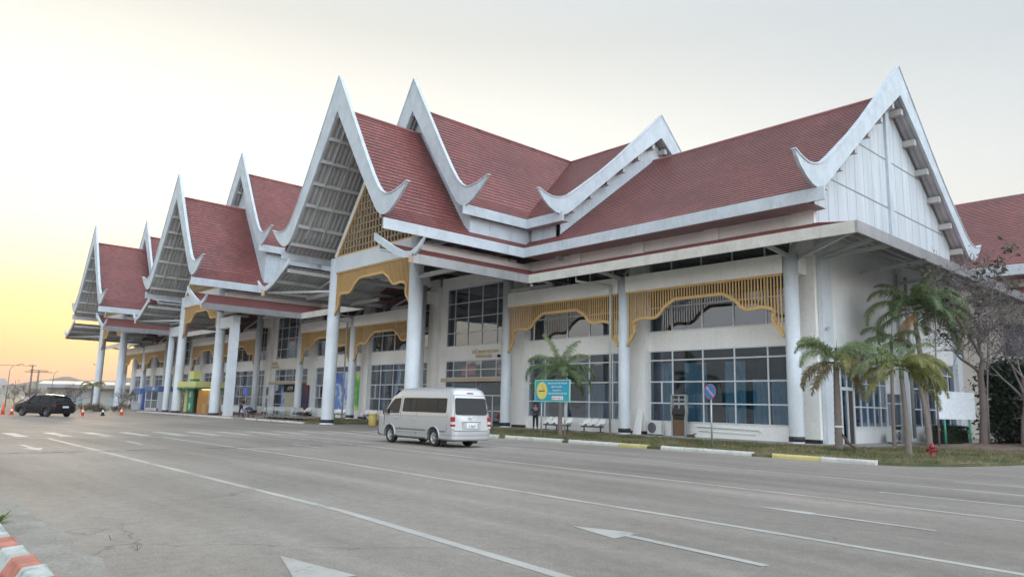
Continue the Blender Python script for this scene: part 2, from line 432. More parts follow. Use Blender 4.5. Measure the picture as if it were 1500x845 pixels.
VAL = [(0,3.15),(.012,2.95),(.052,2.45),(.058,2.15),(.046,1.93),(.052,1.76),(.085,1.62),(.125,1.56),(.165,1.62),(.205,1.62),(.24,1.42),(.27,1.08),(.30,.9),(.345,.66),(.5,.66)]
def valance(parent, x0, x1, y, zt, k=1.0, slats=54, mat=None):
    """hanging screen of upright slats with a scalloped lower edge"""
    pts = [(s, d*k) for s, d in VAL] + [(1-s, d*k) for s, d in VAL[-2::-1]]
    W = x1-x0
    def drop(s):
        if s < .058: return 2.4*k if s > .03 else 2.9*k
        if s > 1-.058: return 2.4*k if s < .97 else 2.9*k
        q = [(a, b) for a, b in pts if .0575 <= a <= .9425]
        for (a, b), (c, d) in zip(q, q[1:]):
            if a <= s <= c: return b+(d-b)*(s-a)/max(1e-6, c-a)
        return q[0][1]
    sl = MB()
    for i in range(slats+1):
        s = (i+.5)/(slats+1); x = x0+W*s
        sl.box(x-.032, x+.032, y-.06, y-.005, zt-drop(s), zt-.03)
    o = make('valance_screen', sl, mat or M_GOLD, parent)
    r = MB().box(x0, x1, y-.12, y+.05, zt-.05, zt+.09)
    P = [(x0+W*s, y-.04, zt-d) for s, d in pts]
    for a, b in zip(P, P[1:]): r.beam(a, b, .17, .13, up=(0,1,0))
    make('valance_frame', r, M_GOLD, o)
    return o

def window(x0, x1, z0, z1, xs, zs, y=None, glass=None, axis='X', extra=None, par=None, fw=.07):
    """framed window; xs, zs inner mullion positions; axis X = facade, Y = side wall"""
    y = YW if y is None else y
    def bx(mb, a0, a1, b0, b1, d0, d1):
        if axis == 'X': mb.box(a0, a1, y+d0, y+d1, b0, b1)
        else: mb.box(y-d1, y-d0, a0, a1, b0, b1)
    f = MB(); h = fw/2
    bx(f, x0, x1, z0, z0+fw, -.03, .07); bx(f, x0, x1, z1-fw, z1, -.03, .07)
    bx(f, x0, x0+fw, z0+fw, z1-fw, -.03, .07); bx(f, x1-fw, x1, z0+fw, z1-fw, -.03, .07)
    for x in xs: bx(f, x-h, x+h, z0+fw, z1-fw, -.025, .065)
    for z in zs: bx(f, x0+fw, x1-fw, z-h, z+h, -.022, .062)
    if extra: 
        for a in extra: bx(f, a[0]-h, a[0]+h, a[1], a[2], -.02, .06)
    w = make('window', f, M_FRAME, par or T)
    g = MB()
    # each light tilted by a hair, like real glazing
    X = [x0]+list(xs)+[x1]; Z = [z0]+list(zs)+[z1]
    for i in range(len(X)-1):
        for j in range(len(Z)-1):
            t = [rnd.uniform(-.006, .006) for _ in range(3)]
            if axis == 'X': q = [(X[i], y+.03+t[0], Z[j]), (X[i+1], y+.03+t[1], Z[j]), (X[i+1], y+.03+t[1]+t[2], Z[j+1]), (X[i], y+.03+t[0]+t[2], Z[j+1])]
            else: q = [(y-.03-t[0], X[i], Z[j]), (y-.03-t[1], X[i+1], Z[j]), (y-.03-t[1]-t[2], X[i+1], Z[j+1]), (y-.03-t[0]-t[2], X[i], Z[j+1])]
            g.quad(*q)
    make('pane', g, glass or M_GLASS, w)
    return w

# --- columns ---------------------------------------------------------------
def column(x, y, r, z0, z1, n=28, square=False, taper=.0):
    mb = MB()
    if square: mb.box(x-r, x+r, y-r, y+r, z0, z1)
    else: mb.lathe([(r, z0), (r, z0+.02), (r*(1-taper), z1)], (x, y, 0), n)
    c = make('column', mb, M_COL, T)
    b = MB()
    if square: b.box(x-r-.02, x+r+.02, y-r-.02, y+r+.02, z0-.02, z0+.1)
    else: b.lathe([(r+.015, z0+.1), (r+.015, z0+.34)], (x, y, 0), n)
    if not square: make('base_band', b, M_BAND, c)
    p = MB().box(x-r-.12, x+r+.12, y-r-.12, y+r+.12, -.02, z0+.02) if z0 > .1 else MB().lathe([(r+.08, -.02), (r+.08, .06)], (x, y, 0), n)
    make('plinth', p, M_SOFF if z0 > .1 else M_WHITE, c)
    return c
PORCH = [(-44., 0.), (-76., -.4), (-108., -.7)]
bays = [(k, k+1) for k in range(11)]
pbay = {2: 0, 5: 1, 8: 2}
for k, x in enumerate(XC):
    tall = k in (2,3,5,6,8,9)
    column(x, YC, .36, .15, 11.35 if tall else 9.55)

# --- colonnade beams, valances, walls, windows --------------------------------
W_ = lambda n, *b: make(n, MB().box(*b), M_WHITE, T)
for a, b in bays:
    x1, x0 = XC[a], XC[b]
    porch = a in pbay
    if not porch:
        make('beam', MB().box(x0+.3, x1-.3, YC-.3, YC+.3, 8.58, 9.55), M_WHITE, T)
        valance(T, x0+.37, x1-.37, YC-.12, 8.52)
        # window behind the bay
        wx0, wx1 = x0+.66, x1-.66; n = 5
        st = [wx0+.55]+[wx0+.55+i*(wx1-wx0-1.1)/4 for i in (1,2,3)]+[wx1-.55] if a else None
        xs = [x0+2.34, x0+4.42, x0+6.44, x0+8.42]
        window(wx0, wx1, .92, 5.14, xs, [2.02, 3.27, 4.55], glass=M_GLASSB if a == 0 else M_GLASS, extra=[(x0+1.55, 2.02, 3.27)])
        window(wx0, wx1, 6.25, 11.15, xs, [7.75, 9.5])
        W_('wall_band', x0+.6, x1-.6, YW-.002, YW+.3, 5.14, 6.25)
        W_('base_wall', x0+.6, x1-.6, YW-.002, YW+.3, 0, .92)
    else:
        wx0, wx1 = x0+1.5, x1-1.2
        xs = [x0+2.5, x0+4.2, x0+5.95, x0+7.75]
        xs = [x for x in xs if wx0 < x < wx1]
        window(wx0, wx1, 6.25, 11.0, xs, [7.35, 8.55, 9.75])
        window(wx0, wx1, 3.72, 5.12, xs, [4.38])
        W_('wall_band', x0+.6, x1-.6, YW-.002, YW+.3, 5.14, 6.25)
        W_('wall_band', x0+.6, wx0-.002, YW-.002, YW+.3, 0, 5.14); W_('wall_band', wx1+.002, x1-.6, YW-.002, YW+.3, 0, 5.14)
        W_('wall_band', x0+.6, wx0-.002, YW-.002, YW+.3, 6.25, 11.0); W_('wall_band', wx1+.002, x1-.6, YW-.002, YW+.3, 6.25, 11.0)
        W_('wall_band', x0+.6, x1-.6, YW-.002, YW+.3, 11.002, 12.0)
        # entrance: flat tan canopy, sliding glass doors
        make('door_canopy', MB().box(wx0+.8, wx1, YW-1.1, YW+.2, 3.4, 3.68), paint('tan_canopy', (.46,.36,.27), .5, .2), T)
        d = make('door', MB().box(wx0, wx0+.09, YW-.03, YW+.05, .15, 3.4).box(wx1-.09, wx1, YW-.03, YW+.05, .15, 3.4).box((wx0+wx1)/2-.05, (wx0+wx1)/2+.05, YW-.03, YW+.05, .15, 3.4)
                 .box(wx0+.09, wx1-.09, YW-.02, YW+.04, 2.35, 2.43).box(wx0+2, wx0+2.08, YW-.02, YW+.04, .15, 2.35).box(wx1-2.08, wx1-2, YW-.02, YW+.04, .15, 2.35).box(wx0+.09, wx1-.09, YW-.02, YW+.04, 1.2, 1.27), M_FRAME, T)
        make('pane', MB().quad((wx0, YW+.01, .15), (wx1, YW+.01, .15), (wx1, YW+.01, 3.4), (wx0, YW+.01, 3.4)), M_GLASS, d)
    # clerestory strip above the canopy roof, with its blocks
    if not porch:
        W_('clerestory_wall', x0+.05, x1-.05, YW-.003, YW+.3, 11.15, 12.05)
        for x in (x1, (x0+x1)/2): W_('wall_block', x-.55, x+.35, YW-.18, YW-.005, 11.3, 12.03)
for x in XC:
    p_ = W_('pilaster', x-.62, x+.62, YW-.38, YW+.25, .15, 11.3); make('base_band', MB().box(x-.64, x+.64, YW-.40, YW-.2, .16, .34), M_BAND, p_)
W_('clerestory_wall', -17.39, XE-.01, YW-.003, YW+.3, 11.15, 12.05)
W_('wall_block', -17.2, XE+.03, YW-.2, YW-.005, 11.3, 12.05)
# corner return at the near end
make('corner_wall', MB().box(-17.9, XE, YW-.05, YW+.9, .15, 11.3), M_WHITE, T)
make('corner_band', MB().box(-17.75, XE+.02, YW-.08, YW+.05, .16, .36), M_BAND, T)
make('corner_beam', MB().box(-17.5, -17.1, YC+.3, YW, 8.6, 9.5), M_WHITE, T)

# dark rooms behind the glass, curtains and a few things seen through it
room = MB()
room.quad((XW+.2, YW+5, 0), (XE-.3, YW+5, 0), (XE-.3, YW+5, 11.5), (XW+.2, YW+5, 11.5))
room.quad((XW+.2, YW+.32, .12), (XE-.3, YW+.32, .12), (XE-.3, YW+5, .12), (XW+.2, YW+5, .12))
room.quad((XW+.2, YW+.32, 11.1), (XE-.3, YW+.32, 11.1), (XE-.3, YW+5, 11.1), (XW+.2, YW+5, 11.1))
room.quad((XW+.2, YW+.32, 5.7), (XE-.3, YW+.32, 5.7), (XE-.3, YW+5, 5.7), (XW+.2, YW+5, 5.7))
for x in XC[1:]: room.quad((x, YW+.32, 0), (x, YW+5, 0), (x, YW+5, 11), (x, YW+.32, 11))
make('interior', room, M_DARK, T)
cur = MB()
def curtain(mb, x0, x1, z0, z1, y):
    n = max(4, int((x1-x0)/.05)); pr = None
    for i in range(n+1):
        x = x0+(x1-x0)*i/n; yy = y+.05*math.sin(i*1.15)+rnd.uniform(-.012, .012)
        if pr: mb.quad((pr[0], pr[1], z0), (x, yy, z0), (x, yy, z1), (pr[0], pr[1], z1), smooth=True)
        pr = (x, yy)
for x0, x1 in ((-26.9, -26.2), (-25.3, -23.8), (-22.6, -21.3), (-20.9, -20.0), (-19.8, -18.0)): curtain(cur, x0, x1, .5, 4.4 if x0 < -21 else 3.4, YW+.7)
for x0, x1 in ((-37.6, -36.6), (-35.5, -34.6), (-33.2, -31.2), (-30.6, -28.9)): curtain(cur, x0, x1, .5, 3.2, YW+.7)
make('curtain', cur, M_CURT, T)

# posters stuck behind the glass between the near and the middle porch
def poster_mat(name, stops, seed):
    m, nt, ns, lk, bs = node_mat(name)
    v = coords(nt, (.8, 1, .55)); off = nt.nodes.new('ShaderNodeVectorMath'); off.inputs[1].default_value = (seed, seed*2, 0); lk.new(v, off.inputs[0])
    a = ramp(nt, noisen(nt, off.outputs[0], .7, 3, .6), stops); lk.new(a.outputs[0], bs.inputs['Base Color']); bs.inputs['Roughness'].default_value = .35
    return m
pm1 = poster_mat('blue_poster_print', ((.38, (.05,.10,.36)), (.47, (.10,.22,.55)), (.52, (.55,.62,.72)), (.58, (.12,.25,.58))), 3)
pm2 = poster_mat('green_blue_poster_print', ((.38, (.04,.38,.10)), (.47, (.40,.62,.04)), (.53, (.65,.75,.30)), (.60, (.05,.50,.75))), 9)
make('poster', MB().quad((-66.9, YW-.035, .95), (-63.1, YW-.035, .95), (-63.1, YW-.035, 4.5), (-66.9, YW-.035, 4.5)), pm1, T)['label'] = 'blue poster on the glass'
make('poster', MB().quad((-63.1, YW-.035, .95), (-60.7, YW-.035, .95), (-60.7, YW-.035, 4.5), (-63.1, YW-.035, 4.5)), pm2, T)['label'] = 'green and yellow poster on the glass'
make('poster', MB().quad((-77.9, YW-.055, .2), (-76.3, YW-.055, .2), (-76.3, YW-.055, 3.2), (-77.9, YW-.055, 3.2)), pm1, T)['label'] = 'blue poster beside the middle entrance'

# --- main wing roof (ridge along X) -------------------------------------------
YR, ZR, YE, ZE = 46.6, 21.6, 34.6, 12.65
XR0, XR1 = -136.2, -15.75
def gable_roof_x(name, x0, x1, zr, ze, ye, dzb, wallx, xs_fascia, right_only=False, wallz=None, du=0):
    yb = 2*YR-ye; mb = MB()
    roof_quad(mb, (x0, ye, ze), (x1-.05, ye, ze), (x1-.05, YR, zr), (x0, YR, zr))
    roof_quad(mb, (x0, yb, ze), (x1-.05, yb, ze), (x1-.05, YR, zr), (x0, YR, zr), row=1.0)
    mb.tube([(x0, YR, zr), (x1-.1, YR, zr)], .13, 8)
    rf = make(name, mb, M_TILE, T)
    u = MB(); d = .12
    for s in (-1, 1):
        y = YR+s*(YR-ye-.05); sheet(u, (x0+.1, y, ze-d), (x1-.1, y, ze-d), (x1-.1, YR, zr-d), (x0+.1, YR, zr-d))
    make('roof_underside', u, M_CORR, rf)
    bargeboard(rf, 'X', YR, x1-.16, BX_O, BX_I, dzb, du=du)
    bargeboard(rf, 'X', YR, x0, BX_O, BX_I, dzb, du=du)
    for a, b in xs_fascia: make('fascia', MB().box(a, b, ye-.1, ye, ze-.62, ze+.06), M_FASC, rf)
    for s in (-1, 1):
        for i in range(6):
            uu = (YR-ye)*(.06+.165*i); z = zr-.52-(zr-ze)/(YR-ye)*uu
            make('purlin', MB().box(wallx-.1, x1-.2, YR+s*uu-.17, YR+s*uu+.17, z-.19, z+.19), M_PUR, rf)
    return rf
k_ = (ZR-ZE)/(YR-YE)
rf = gable_roof_x('wing_roof', XR0, XR1, ZR, ZE, YE, 0.05, XE, [(-37.0, XR1+.35), (-69.1, -50.9), (-101.1, -82.9), (XR0, -114.9)], du=-.35)
for x0, x1 in ((-36.9, XE+.3), (-69., -51.), (-101., -83.), (XR0+.5, -115.)):
    make('soffit', MB().box(x0, x1, YE+.01, YW+.2, 12.04, 12.08), M_SOFF, rf)
# near gable wall of panels with a central pilaster
g = MB(); yb = 2*YR-YW
def gp(y, z): return (XE, y, z)
pts = [(YW-.0, 11.2), (yb, 11.2), (yb, ZR-.3-k_*(yb-YR)), (YR, ZR-.3), (YW, ZR-.3-k_*(YR-YW))]
g.poly([gp(*p) for p in pts], [(p[0], p[1]) for p in pts])
make('gable_wall', g, M_PANEL, T)
make('gable_pilaster', MB().box(XE-.02, XE+.16, YR-.28-.2, YR+.28-.2, 11, 20.4), M_BARGE, T)
jm = MB()
for z in (14.2, 17.3): 
    w = (ZR-.5-z)/k_; jm.box(XE, XE+.03, YR-min(w, 10.4), YR+min(w, 10.4), z-.03, z+.03)
make('panel_joint', jm, plain('dark_joint', (.33,.35,.37), .7), T)
make('end_soffit', MB().quad((XE, YE-.0, 12.0), (XE+.6, YE, 12.0), (XE+.6, YW, 12.0), (XE, YW, 12.0)), M_SOFF, T)
sb = MB()   # side wall with openings
z1 = 11.25
S = [(37.35, 44.15, .15 , 5.1), (48.2, 56.0, .92, 5.1)]
sb.box(XE-.3, XE, YW, 37.35, .0, z1).box(XE-.3, XE, 44.15+2.1, 48.2, 0, z1).box(XE-.3, XE, 56.0, 57, 0, z1)
sb.box(XE-.3, XE-.002, 37.35, 57, 5.1, z1).box(XE-.3, XE-.002, 39.8, 44.15, 0, .92).box(XE-.3, XE-.002, 48.2, 56, 0, .92).box(XE-.3, XE-.002, 44.15, 46.25, 2.9, 5.1)
make('side_wall', sb, M_BLOCK, T)
for q in ((XE+.22, YW-.1, 37.25), (XE+.2, 46.3, 47.1), (XE+.25, 56.1, 57.1)): make('side_pilaster', MB().box(XE, *q, 0, z1), M_COL, T)
zs = [2.02, 3.27, 4.3]
window(37.35, 38.25, .92, 5.08, [], zs, XE, M_GLASSB, 'Y'); 
window(38.25, 39.8, 2.95, 5.08, [39.0], [4.0], XE, M_GLASSB, 'Y')
window(39.8, 44.15, .92, 5.08, [40.65, 41.5, 42.4, 43.3], zs, XE, M_GLASSB, 'Y')
window(48.2, 56.0, .92, 5.08, [49.5, 50.8, 52.1, 53.4, 54.7], zs, XE, M_GLASS, 'Y')
window(44.15, 46.25, 1.0, 2.9, [45.0], [2.3], XE, M_GLASSB, 'Y')
W_('base_wall', XE-.3, XE-.003, 37.35, 38.25, 0, .92); W_('base_wall', XE-.3, XE-.003, 44.15, 45.0, 0, 1.0)
d = make('side_door', MB().box(XE-.12, XE-.04, 39.05, 39.75, .1, 2.9), plain('dark_open_door', (.05,.045,.045), .5), T); make('door_frame', MB().box(XE-.1, XE+.02, 38.28, 38.36, .1, 2.9).box(XE-.1, XE+.02, 39.0, 39.08, .1, 2.9).box(XE-.1, XE+.02, 39.74, 39.8, .1, 2.9).box(XE-.1, XE+.02, 38.28, 39.8, 2.85, 2.95), M_FRAME, d)
make('pane', MB().quad((XE-.05, 38.36, .1), (XE-.05, 39.0, .1), (XE-.05, 39.0, 2.85), (XE-.05, 38.36, 2.85)), M_GLASSB, d)
d = make('side_door', MB().box(XE-.12, XE-.05, 45.1, 46.2, .1, 1.0), plain('dark_open_door', (.05,.045,.045), .5), T)
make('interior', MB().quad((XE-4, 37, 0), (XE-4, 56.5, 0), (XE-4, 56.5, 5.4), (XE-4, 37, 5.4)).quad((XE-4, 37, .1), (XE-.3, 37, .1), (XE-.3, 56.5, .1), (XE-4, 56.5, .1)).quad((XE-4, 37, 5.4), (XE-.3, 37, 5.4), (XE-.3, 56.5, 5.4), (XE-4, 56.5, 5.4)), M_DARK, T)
c2 = MB()
for a, b in ((39.9, 41.4), (41.6, 43.2), (43.3, 44.1)):
    n = int((b-a)/.06)
    for i in range(n): 
        y0 = a+(b-a)*i/n; y1 = a+(b-a)*(i+1)/n; xx = lambda j: XE-.55-.04*math.sin(j*1.2)
        c2.quad((xx(i), y0, .4), (xx(i+1), y1, .4), (xx(i+1), y1, 5), (xx(i), y0, 5), smooth=True)
make('curtain', c2, M_CURT, T)
# far end wall and rear wall
make('end_wall', MB().box(XW-.3, XW, YW, 57, 0, 12.4).poly([(XW, YW, 12.4), (XW, yb, 12.4), (XW, YR, ZR-.3)]), M_WHITE, T)
make('rear_wall', MB().box(XW, XE-.3, 57, 57.3, 0, 12.1), M_WHITE, T)

# --- porches --------------------------------------------------------------------
for i, (xc, dy) in enumerate(PORCH):
    yf, yg = 23.0+dy, 26.6+dy; half, ze, zr = 6.9, 12.65, 21.8
    rf = gable_roof_y(xc, yf, 48, zr, ze, half, YE+.02, 'porch_roof', True, 0, yg)
    lattice_gable(rf, xc, yg, 12.45, 19.55, 5.15, 0)
    up = (0, 2.0, 0)[i]
    uf = 29.2+dy
    ru = gable_roof_y(xc, uf, YR+.1, 23.75+up, 14.85+up, 6.7, 35.0, 'upper_porch_roof', False, 1.85+up, uf+.9)
    w = MB(); zb = 12.9; zt = 23.75+up-.2; hw = 6.35; kk = (zt-14.35-up)/hw
    w.prism([(-hw, zb), (hw, zb), (hw, 14.3+up), (0, zt), (-hw, 14.3+up)], lambda p: (xc+p[0], uf+.85, p[1]), lambda p: (xc+p[0], uf+1.1, p[1]))
    w.box(xc-hw, xc-hw+.25, uf+1.1, YR, zb, 14.3+up).box(xc+hw-.25, xc+hw, uf+1.1, YR, zb, 14.3+up)
    make('gable_wall', w, M_BARGE, ru)
    # upper cross roof with gables to both sides
    x0, x1 = xc-10.15, xc+10.15; mb = MB()
    zr2, ze2, ye2 = 23.7+up, 14.85+up, 35.0
    for s in (-1, 1):
        y = YR+s*(YR-ye2); roof_quad(mb, (x0+.05, y, ze2), (x1-.05, y, ze2), (x1-.05, YR, zr2), (x0+.05, YR, zr2))
    mb.tube([(x0+.1, YR, zr2), (x1-.1, YR, zr2)], .13, 8)
    rx = make('upper_cross_roof', mb, M_TILE, T)
    u = MB()
    for s in (-1, 1):
        y = YR+s*(YR-ye2-.05); sheet(u, (x0+.1, y, ze2-.12), (x1-.1, y, ze2-.12), (x1-.1, YR, zr2-.12), (x0+.1, YR, zr2-.12))
    make('roof_underside', u, M_CORR, rx)
    for p in (x1-.16, x0): bargeboard(rx, 'X', YR, p, BX_O, BX_I, 2.05+up, du=-.75)
    for s, (a, b) in ((1, (xc+6.8, x1+.25)), (-1, (x0-.25, xc-6.8))): make('fascia', MB().box(a, b, ye2-.1, ye2, ze2-.62, ze2+.06), M_FASC, rx)
    kx = (zr2-ze2)/(YR-ye2)
    for s in (-1, 1):
        wx = xc+s*9.3; hy = YR-ye2-.6
        w = MB().prism([(-hy, 11.8), (hy, 11.8), (hy, zr2-.3-kx*hy), (0, zr2-.3), (-hy, zr2-.3-kx*hy)], lambda p: (wx, YR+p[0], p[1]), lambda p: (wx-s*.2, YR+p[0], p[1]))
        w.box(*sorted((xc+s*6.6, wx)), ye2+.6, ye2+.8, 12.5, ze2-.1)
        make('gable_wall', w, M_BARGE, rx)
        for j in range(6):
            for q in (-1, 1):
                uu = (YR-ye2)*(.07+.16*j); z = zr2-.60-kx*uu
                make('purlin', MB().box(*sorted((wx, xc+s*9.95)), YR+q*uu-.16, YR+q*uu+.16, z-.2, z+.2), M_PUR, rx)
    make('soffit', MB().box(xc-10.3, xc+10.3, ye2+.02, ye2+.6, ze2-.60, ze2-.56), M_SOFF, rx)
    # gate columns, gate beam and screen
    r = (.47, .45, .45)[i]
    for s in (-1, 1):
        column(xc+s*5.333, yg, r, 0, 12.3, 32, taper=.04)
        make('beam', MB().box(*sorted((xc+s*5.333-.25, xc+s*5.333+.25)), yg+.3, YC-.3, 11.3, 12.1), M_WHITE, T)
        make('beam', MB().box(*sorted((xc+s*5.333-.25, xc+s*5.333+.25)), YC+.3, YW, 9.9, 10.9), M_WHITE, T)
        for j in range(4):
            y = yg+1.0+j*2.3; make('beam_block', MB().box(xc+s*5.333-.3, xc+s*5.333+.3, y, y+.6, 11.3, 12.1), M_WHITE, T)
    make('gate_beam', MB().box(xc-5.2, xc+5.2, yg-.28, yg+.28, 11.2, 12.36), M_COL, T)
    valance(T, xc-4.95, xc+4.95, yg-.1, 11.15, 1.0, 62)
    if i == 1:
        for s in (-1, 1):
            cx_ = xc+s*8.75
            if s > 0: column(cx_, yg, .34, .0, 9.3, square=True)
            else: column(cx_, yg, .33, .0, 9.3, 24)
            make('link_beam', MB().box(*sorted((xc+s*5.7, cx_+s*.30)), yg-.27, yg+.27, 8.25, 9.285), M_COL, T)
    # skirt roofs on both flanks of the porch
    for s in (-1, 1):
        xi, xo = xc+s*5.9, xc+s*10.1; zi, zo = 11.45, 10.02; y0 = yf
        mb = MB(); roof_quad(mb, (xo, y0+.1, zo), (xo, YW, zo), (xi, YW, zi), (xi, y0+.1, zi))
        sk = make('skirt_roof', mb, M_TILE, T)
        u = MB(); sheet(u, (xo, y0+.15, zo-.1), (xo, 32.1, zo-.1), (xi, 32.1, zi-.1), (xi, y0+.15, zi-.1)); make('roof_underside', u, M_CORR, sk)
        make('gutter', MB().box(*sorted((xo, xo+s*.12)), y0-.05, 32.1, 9.5, 10.05), M_GUT, sk)
        make('gutter_end', MB().box(*sorted((xo-s*.32, xo+s*.0)), y0-.06, y0+.06, 9.55, 9.98), paint('faded_orange_board', (.62,.42,.28), .6, .3), sk)
        # its little curved bargeboard
        O = [(5.85,11.95),(7.0,11.35),(8.2,10.72),(9.2,10.32),(9.9,10.22),(10.5,10.42),(11.15,10.85)]
        I = [(10.8,10.3),(10.3,9.95),(9.8,9.85),(9.2,9.92),(8.2,10.25),(7.0,10.88),(5.85,11.5)]
        make('bargeboard', MB().prism(O+I, lambda p: (xc+s*p[0], y0-.05, p[1]), lambda p: (xc+s*p[0], y0+.1, p[1])), M_BARGE, sk)
        for t in (.08, .5, .92):
            x = xi+(xo-xi)*t; z = zi+(zo-zi)*t-.25
            make('purlin', MB().box(x-.09, x+.09, y0+.12, 33.5, z-.13, z+.13), M_STEEL, sk)
        for yy in (yg, yg+4, 34.6):
            b = MB().beam((xc+s*5.6, yy, 9.75), (xo-s*.2, yy, 9.75), .16, .26)
            if yy != yg+4: b.beam((xc+s*5.6, yy, 10.9), (xo-s*.4, yy, 9.9), .1, .14)
            make('bracket', b, M_STEEL, sk)
        b = MB().beam((xc+s*5.6, yg, 9.9), (xo-s*.3, y0+.3, 9.8), .12, .16).beam((xi, y0+.4, 10.9), (xo-s*.3, yg-.2, 9.9), .05, .05)
        make('brace', b, M_STEEL, sk)
    # white upstand wall above the skirt roof
    for s in (-1, 1):
        xo = xc+s*5.9
        make('upstand_wall', MB().box(*sorted((xo, xo-s*.25)), yg, YW, 11.35, 11.85), M_WHITE, T)

# --- wing skirt roofs (along X) ---------------------------------------------------
def wing_skirt(x0, x1, mit0, mit1, gm):
    yo, yi, zo, zi = 32.1, YW, 10.02, 11.35
    mb = MB(); roof_quad(mb, (x0, yo, zo), (x1, yo, zo), (x1-mit1, yi, zi), (x0+mit0, yi, zi))
    sk = make('skirt_roof', mb, M_TILE, T)
    u = MB(); sheet(u, (x0, yo+.02, zo-.1), (x1, yo+.02, zo-.1), (x1-mit1, yi, zi-.1), (x0+mit0, yi, zi-.1)); make('roof_underside', u, M_CORR, sk)
    return sk
segs = [(-33.9, -13.0), (-65.9, -54.1), (-97.9, -86.1), (-139.0, -118.1)]
for j, (a, b) in enumerate(segs):
    sk = wing_skirt(a-3.5 if j < 3 else a, b if j == 0 else b+3.5, 0, 3.7 if j == 0 else 0, M_GUT2)
    make('gutter', MB().box(a, b, 31.98, 32.1, 9.5, 10.05), M_GUT2, sk)
    n = 3
    for t in (.1, .5, .9):
        y = 32.1+4.0*t; z = 10.02+1.33*t-.24; make('purlin', MB().box(a, b-.2-3.4*t*(j == 0), y-.07, y+.07, z-.1, z+.1), M_STEEL, sk)
    for x in XC:
        if a < x < b: make('bracket', MB().beam((x, YC-.2, 9.42), (x, 32.25, 9.62), .14, .2).beam((x, YC, 9.7), (x, 35.9, 10.9), .1, .14), M_STEEL, sk)
# side skirt over the near end
mb = MB(); roof_quad(mb, (-13.0, 61, 10.02), (-13.0, 32.1, 10.02), (XE, YW, 11.35), (XE, 61, 11.35))
sk = make('skirt_roof', mb, M_TILE, T)
u = MB(); sheet(u, (-13.02, 61, 9.92), (-13.02, 32.1, 9.92), (XE, YW, 11.25), (XE, 61, 11.25)); make('roof_underside', u, M_CORR, sk)
make('gutter', MB().box(-13.0, -12.88, 31.98, 61, 9.5, 10.05), M_GUT, sk)
for t in (.12, .5, .9):
    x = -13.0-3.7*t; z = 10.02+1.33*t-.24; make('purlin', MB().box(x-.07, x+.07, 32.4+4*t, 61, z-.1, z+.1), M_STEEL, sk)
for y in (36.4, 41.5, 46.6, 51.7, 56.6): make('bracket', MB().beam((XE, y, 9.5), (-13.2, y, 9.7), .12, .2).beam((XE, y, 10.7), (-14.2, y, 9.8), .09, .12), M_STEEL, sk)
make('corner_brace', MB().beam((-17.1, 34.9, 9.35), (-13.2, 32.3, 9.7), .16, .22).beam((XE, YW, 9.5), (-13.2, 34.6, 9.72), .12, .18), M_STEEL, sk)

# downpipes
def pipe(pts, r=.075): return make('downpipe', MB().tube(pts, r, 10), plain('grey_plastic_pipe', (.42,.42,.41), .5), T)
pipe([(-29.9, 32.3, 9.5), (-29.9, 32.3, 9.25), (-29.2, 33.2, 9.15), (-28.75, 34.15, 9.1), (-28.7, 34.1, 8.9), (-28.7, 34.1, .2)])
pipe([(-33.7, 32.2, 9.5), (-33.7, 32.2, 9.3)], .1)
pipe([(-60.8, 32.3, 9.5), (-60.8, 32.4, 9.2), (-60.55, 34.1, 9.0), (-60.55, 34.1, .2)])
pipe([(XE+.3, 47.3, 10), (XE+.3, 47.3, .3)], .1); pipe([(XE+.28, 46.0, 10), (XE+.28, 46.0, .3)], .07)
# service pipe and conduit along the base wall, wall lamp
make('conduit', MB().tube([(-24.0, YW-.06, .72), (-20.2, YW-.06, .66), (-20.1, YW-.06, .55)], .025, 6).tube([(-23.9, YW-.06, .5), (-20.4, YW-.06, .42)], .02, 6), M_FRAME, T)
make('camera_bracket', MB().beam((XE+.02, 36.4, 5.9), (XE+.35, 36.4, 5.9), .05, .05).box(XE+.3, XE+.42, 36.3, 36.5, 5.82, 5.95), M_STEEL, T)
make('wall_camera', MB().lathe([(.02, -.14), (.11, -.12), (.11, .05), (.06, .12)], (-41.15, YW-.14, 5.33), 12, axis='Y'), M_BLACK, T)

# lettering over the entrances: drawn as strokes, two lines
GL = {'k': [[(0,0),(0,.62),(.12,.82),(.42,.82),(.55,.62),(.55,0)],[(0,.42),(.14,.36)]],
 'o': [[(.08,.1),(0,.35),(.06,.68),(.25,.82),(.48,.72),(.55,.42),(.48,.12),(.28,0),(.12,.12)]],
 'a': [[(.0,.66),(.12,.82),(.28,.78),(.34,.55),(.34,0)]],
 'kh': [[(.02,.6),(.12,.78),(.2,.62),(.1,.5),(.12,.15),(.2,0),(.42,.02),(.52,.2),(.52,.82)],[(.52,.82),(.6,.95)]],
 'ph': [[(.12,.7),(.02,.8),(.0,.62),(.1,.55),(.06,.0),(.28,.42),(.52,0),(.55,.82)]],
 'd': [[(.5,.0),(.55,.5),(.42,.78),(.18,.82),(.02,.55),(.05,.15),(.2,.05),(.3,.25),(.22,.42)]],
 'n': [[(.05,.78),(.0,.6),(.12,.56),(.12,.1),(.22,0),(.4,.2),(.52,.0),(.52,.82)]],
 's': [[(.12,.5),(.0,.3),(.08,.04),(.4,.0),(.55,.3),(.5,.7),(.28,.82),(.08,.72)],[(.5,.7),(.64,.92)]],
 'ai': [[(.2,0),(.2,.9),(.08,1.15),(.28,1.32),(.36,1.1)]],
 'y': [[(.02,.8),(.06,.42),(.25,.4),(.04,.36),(.06,.03),(.3,0),(.52,.1),(.52,.82)]]}
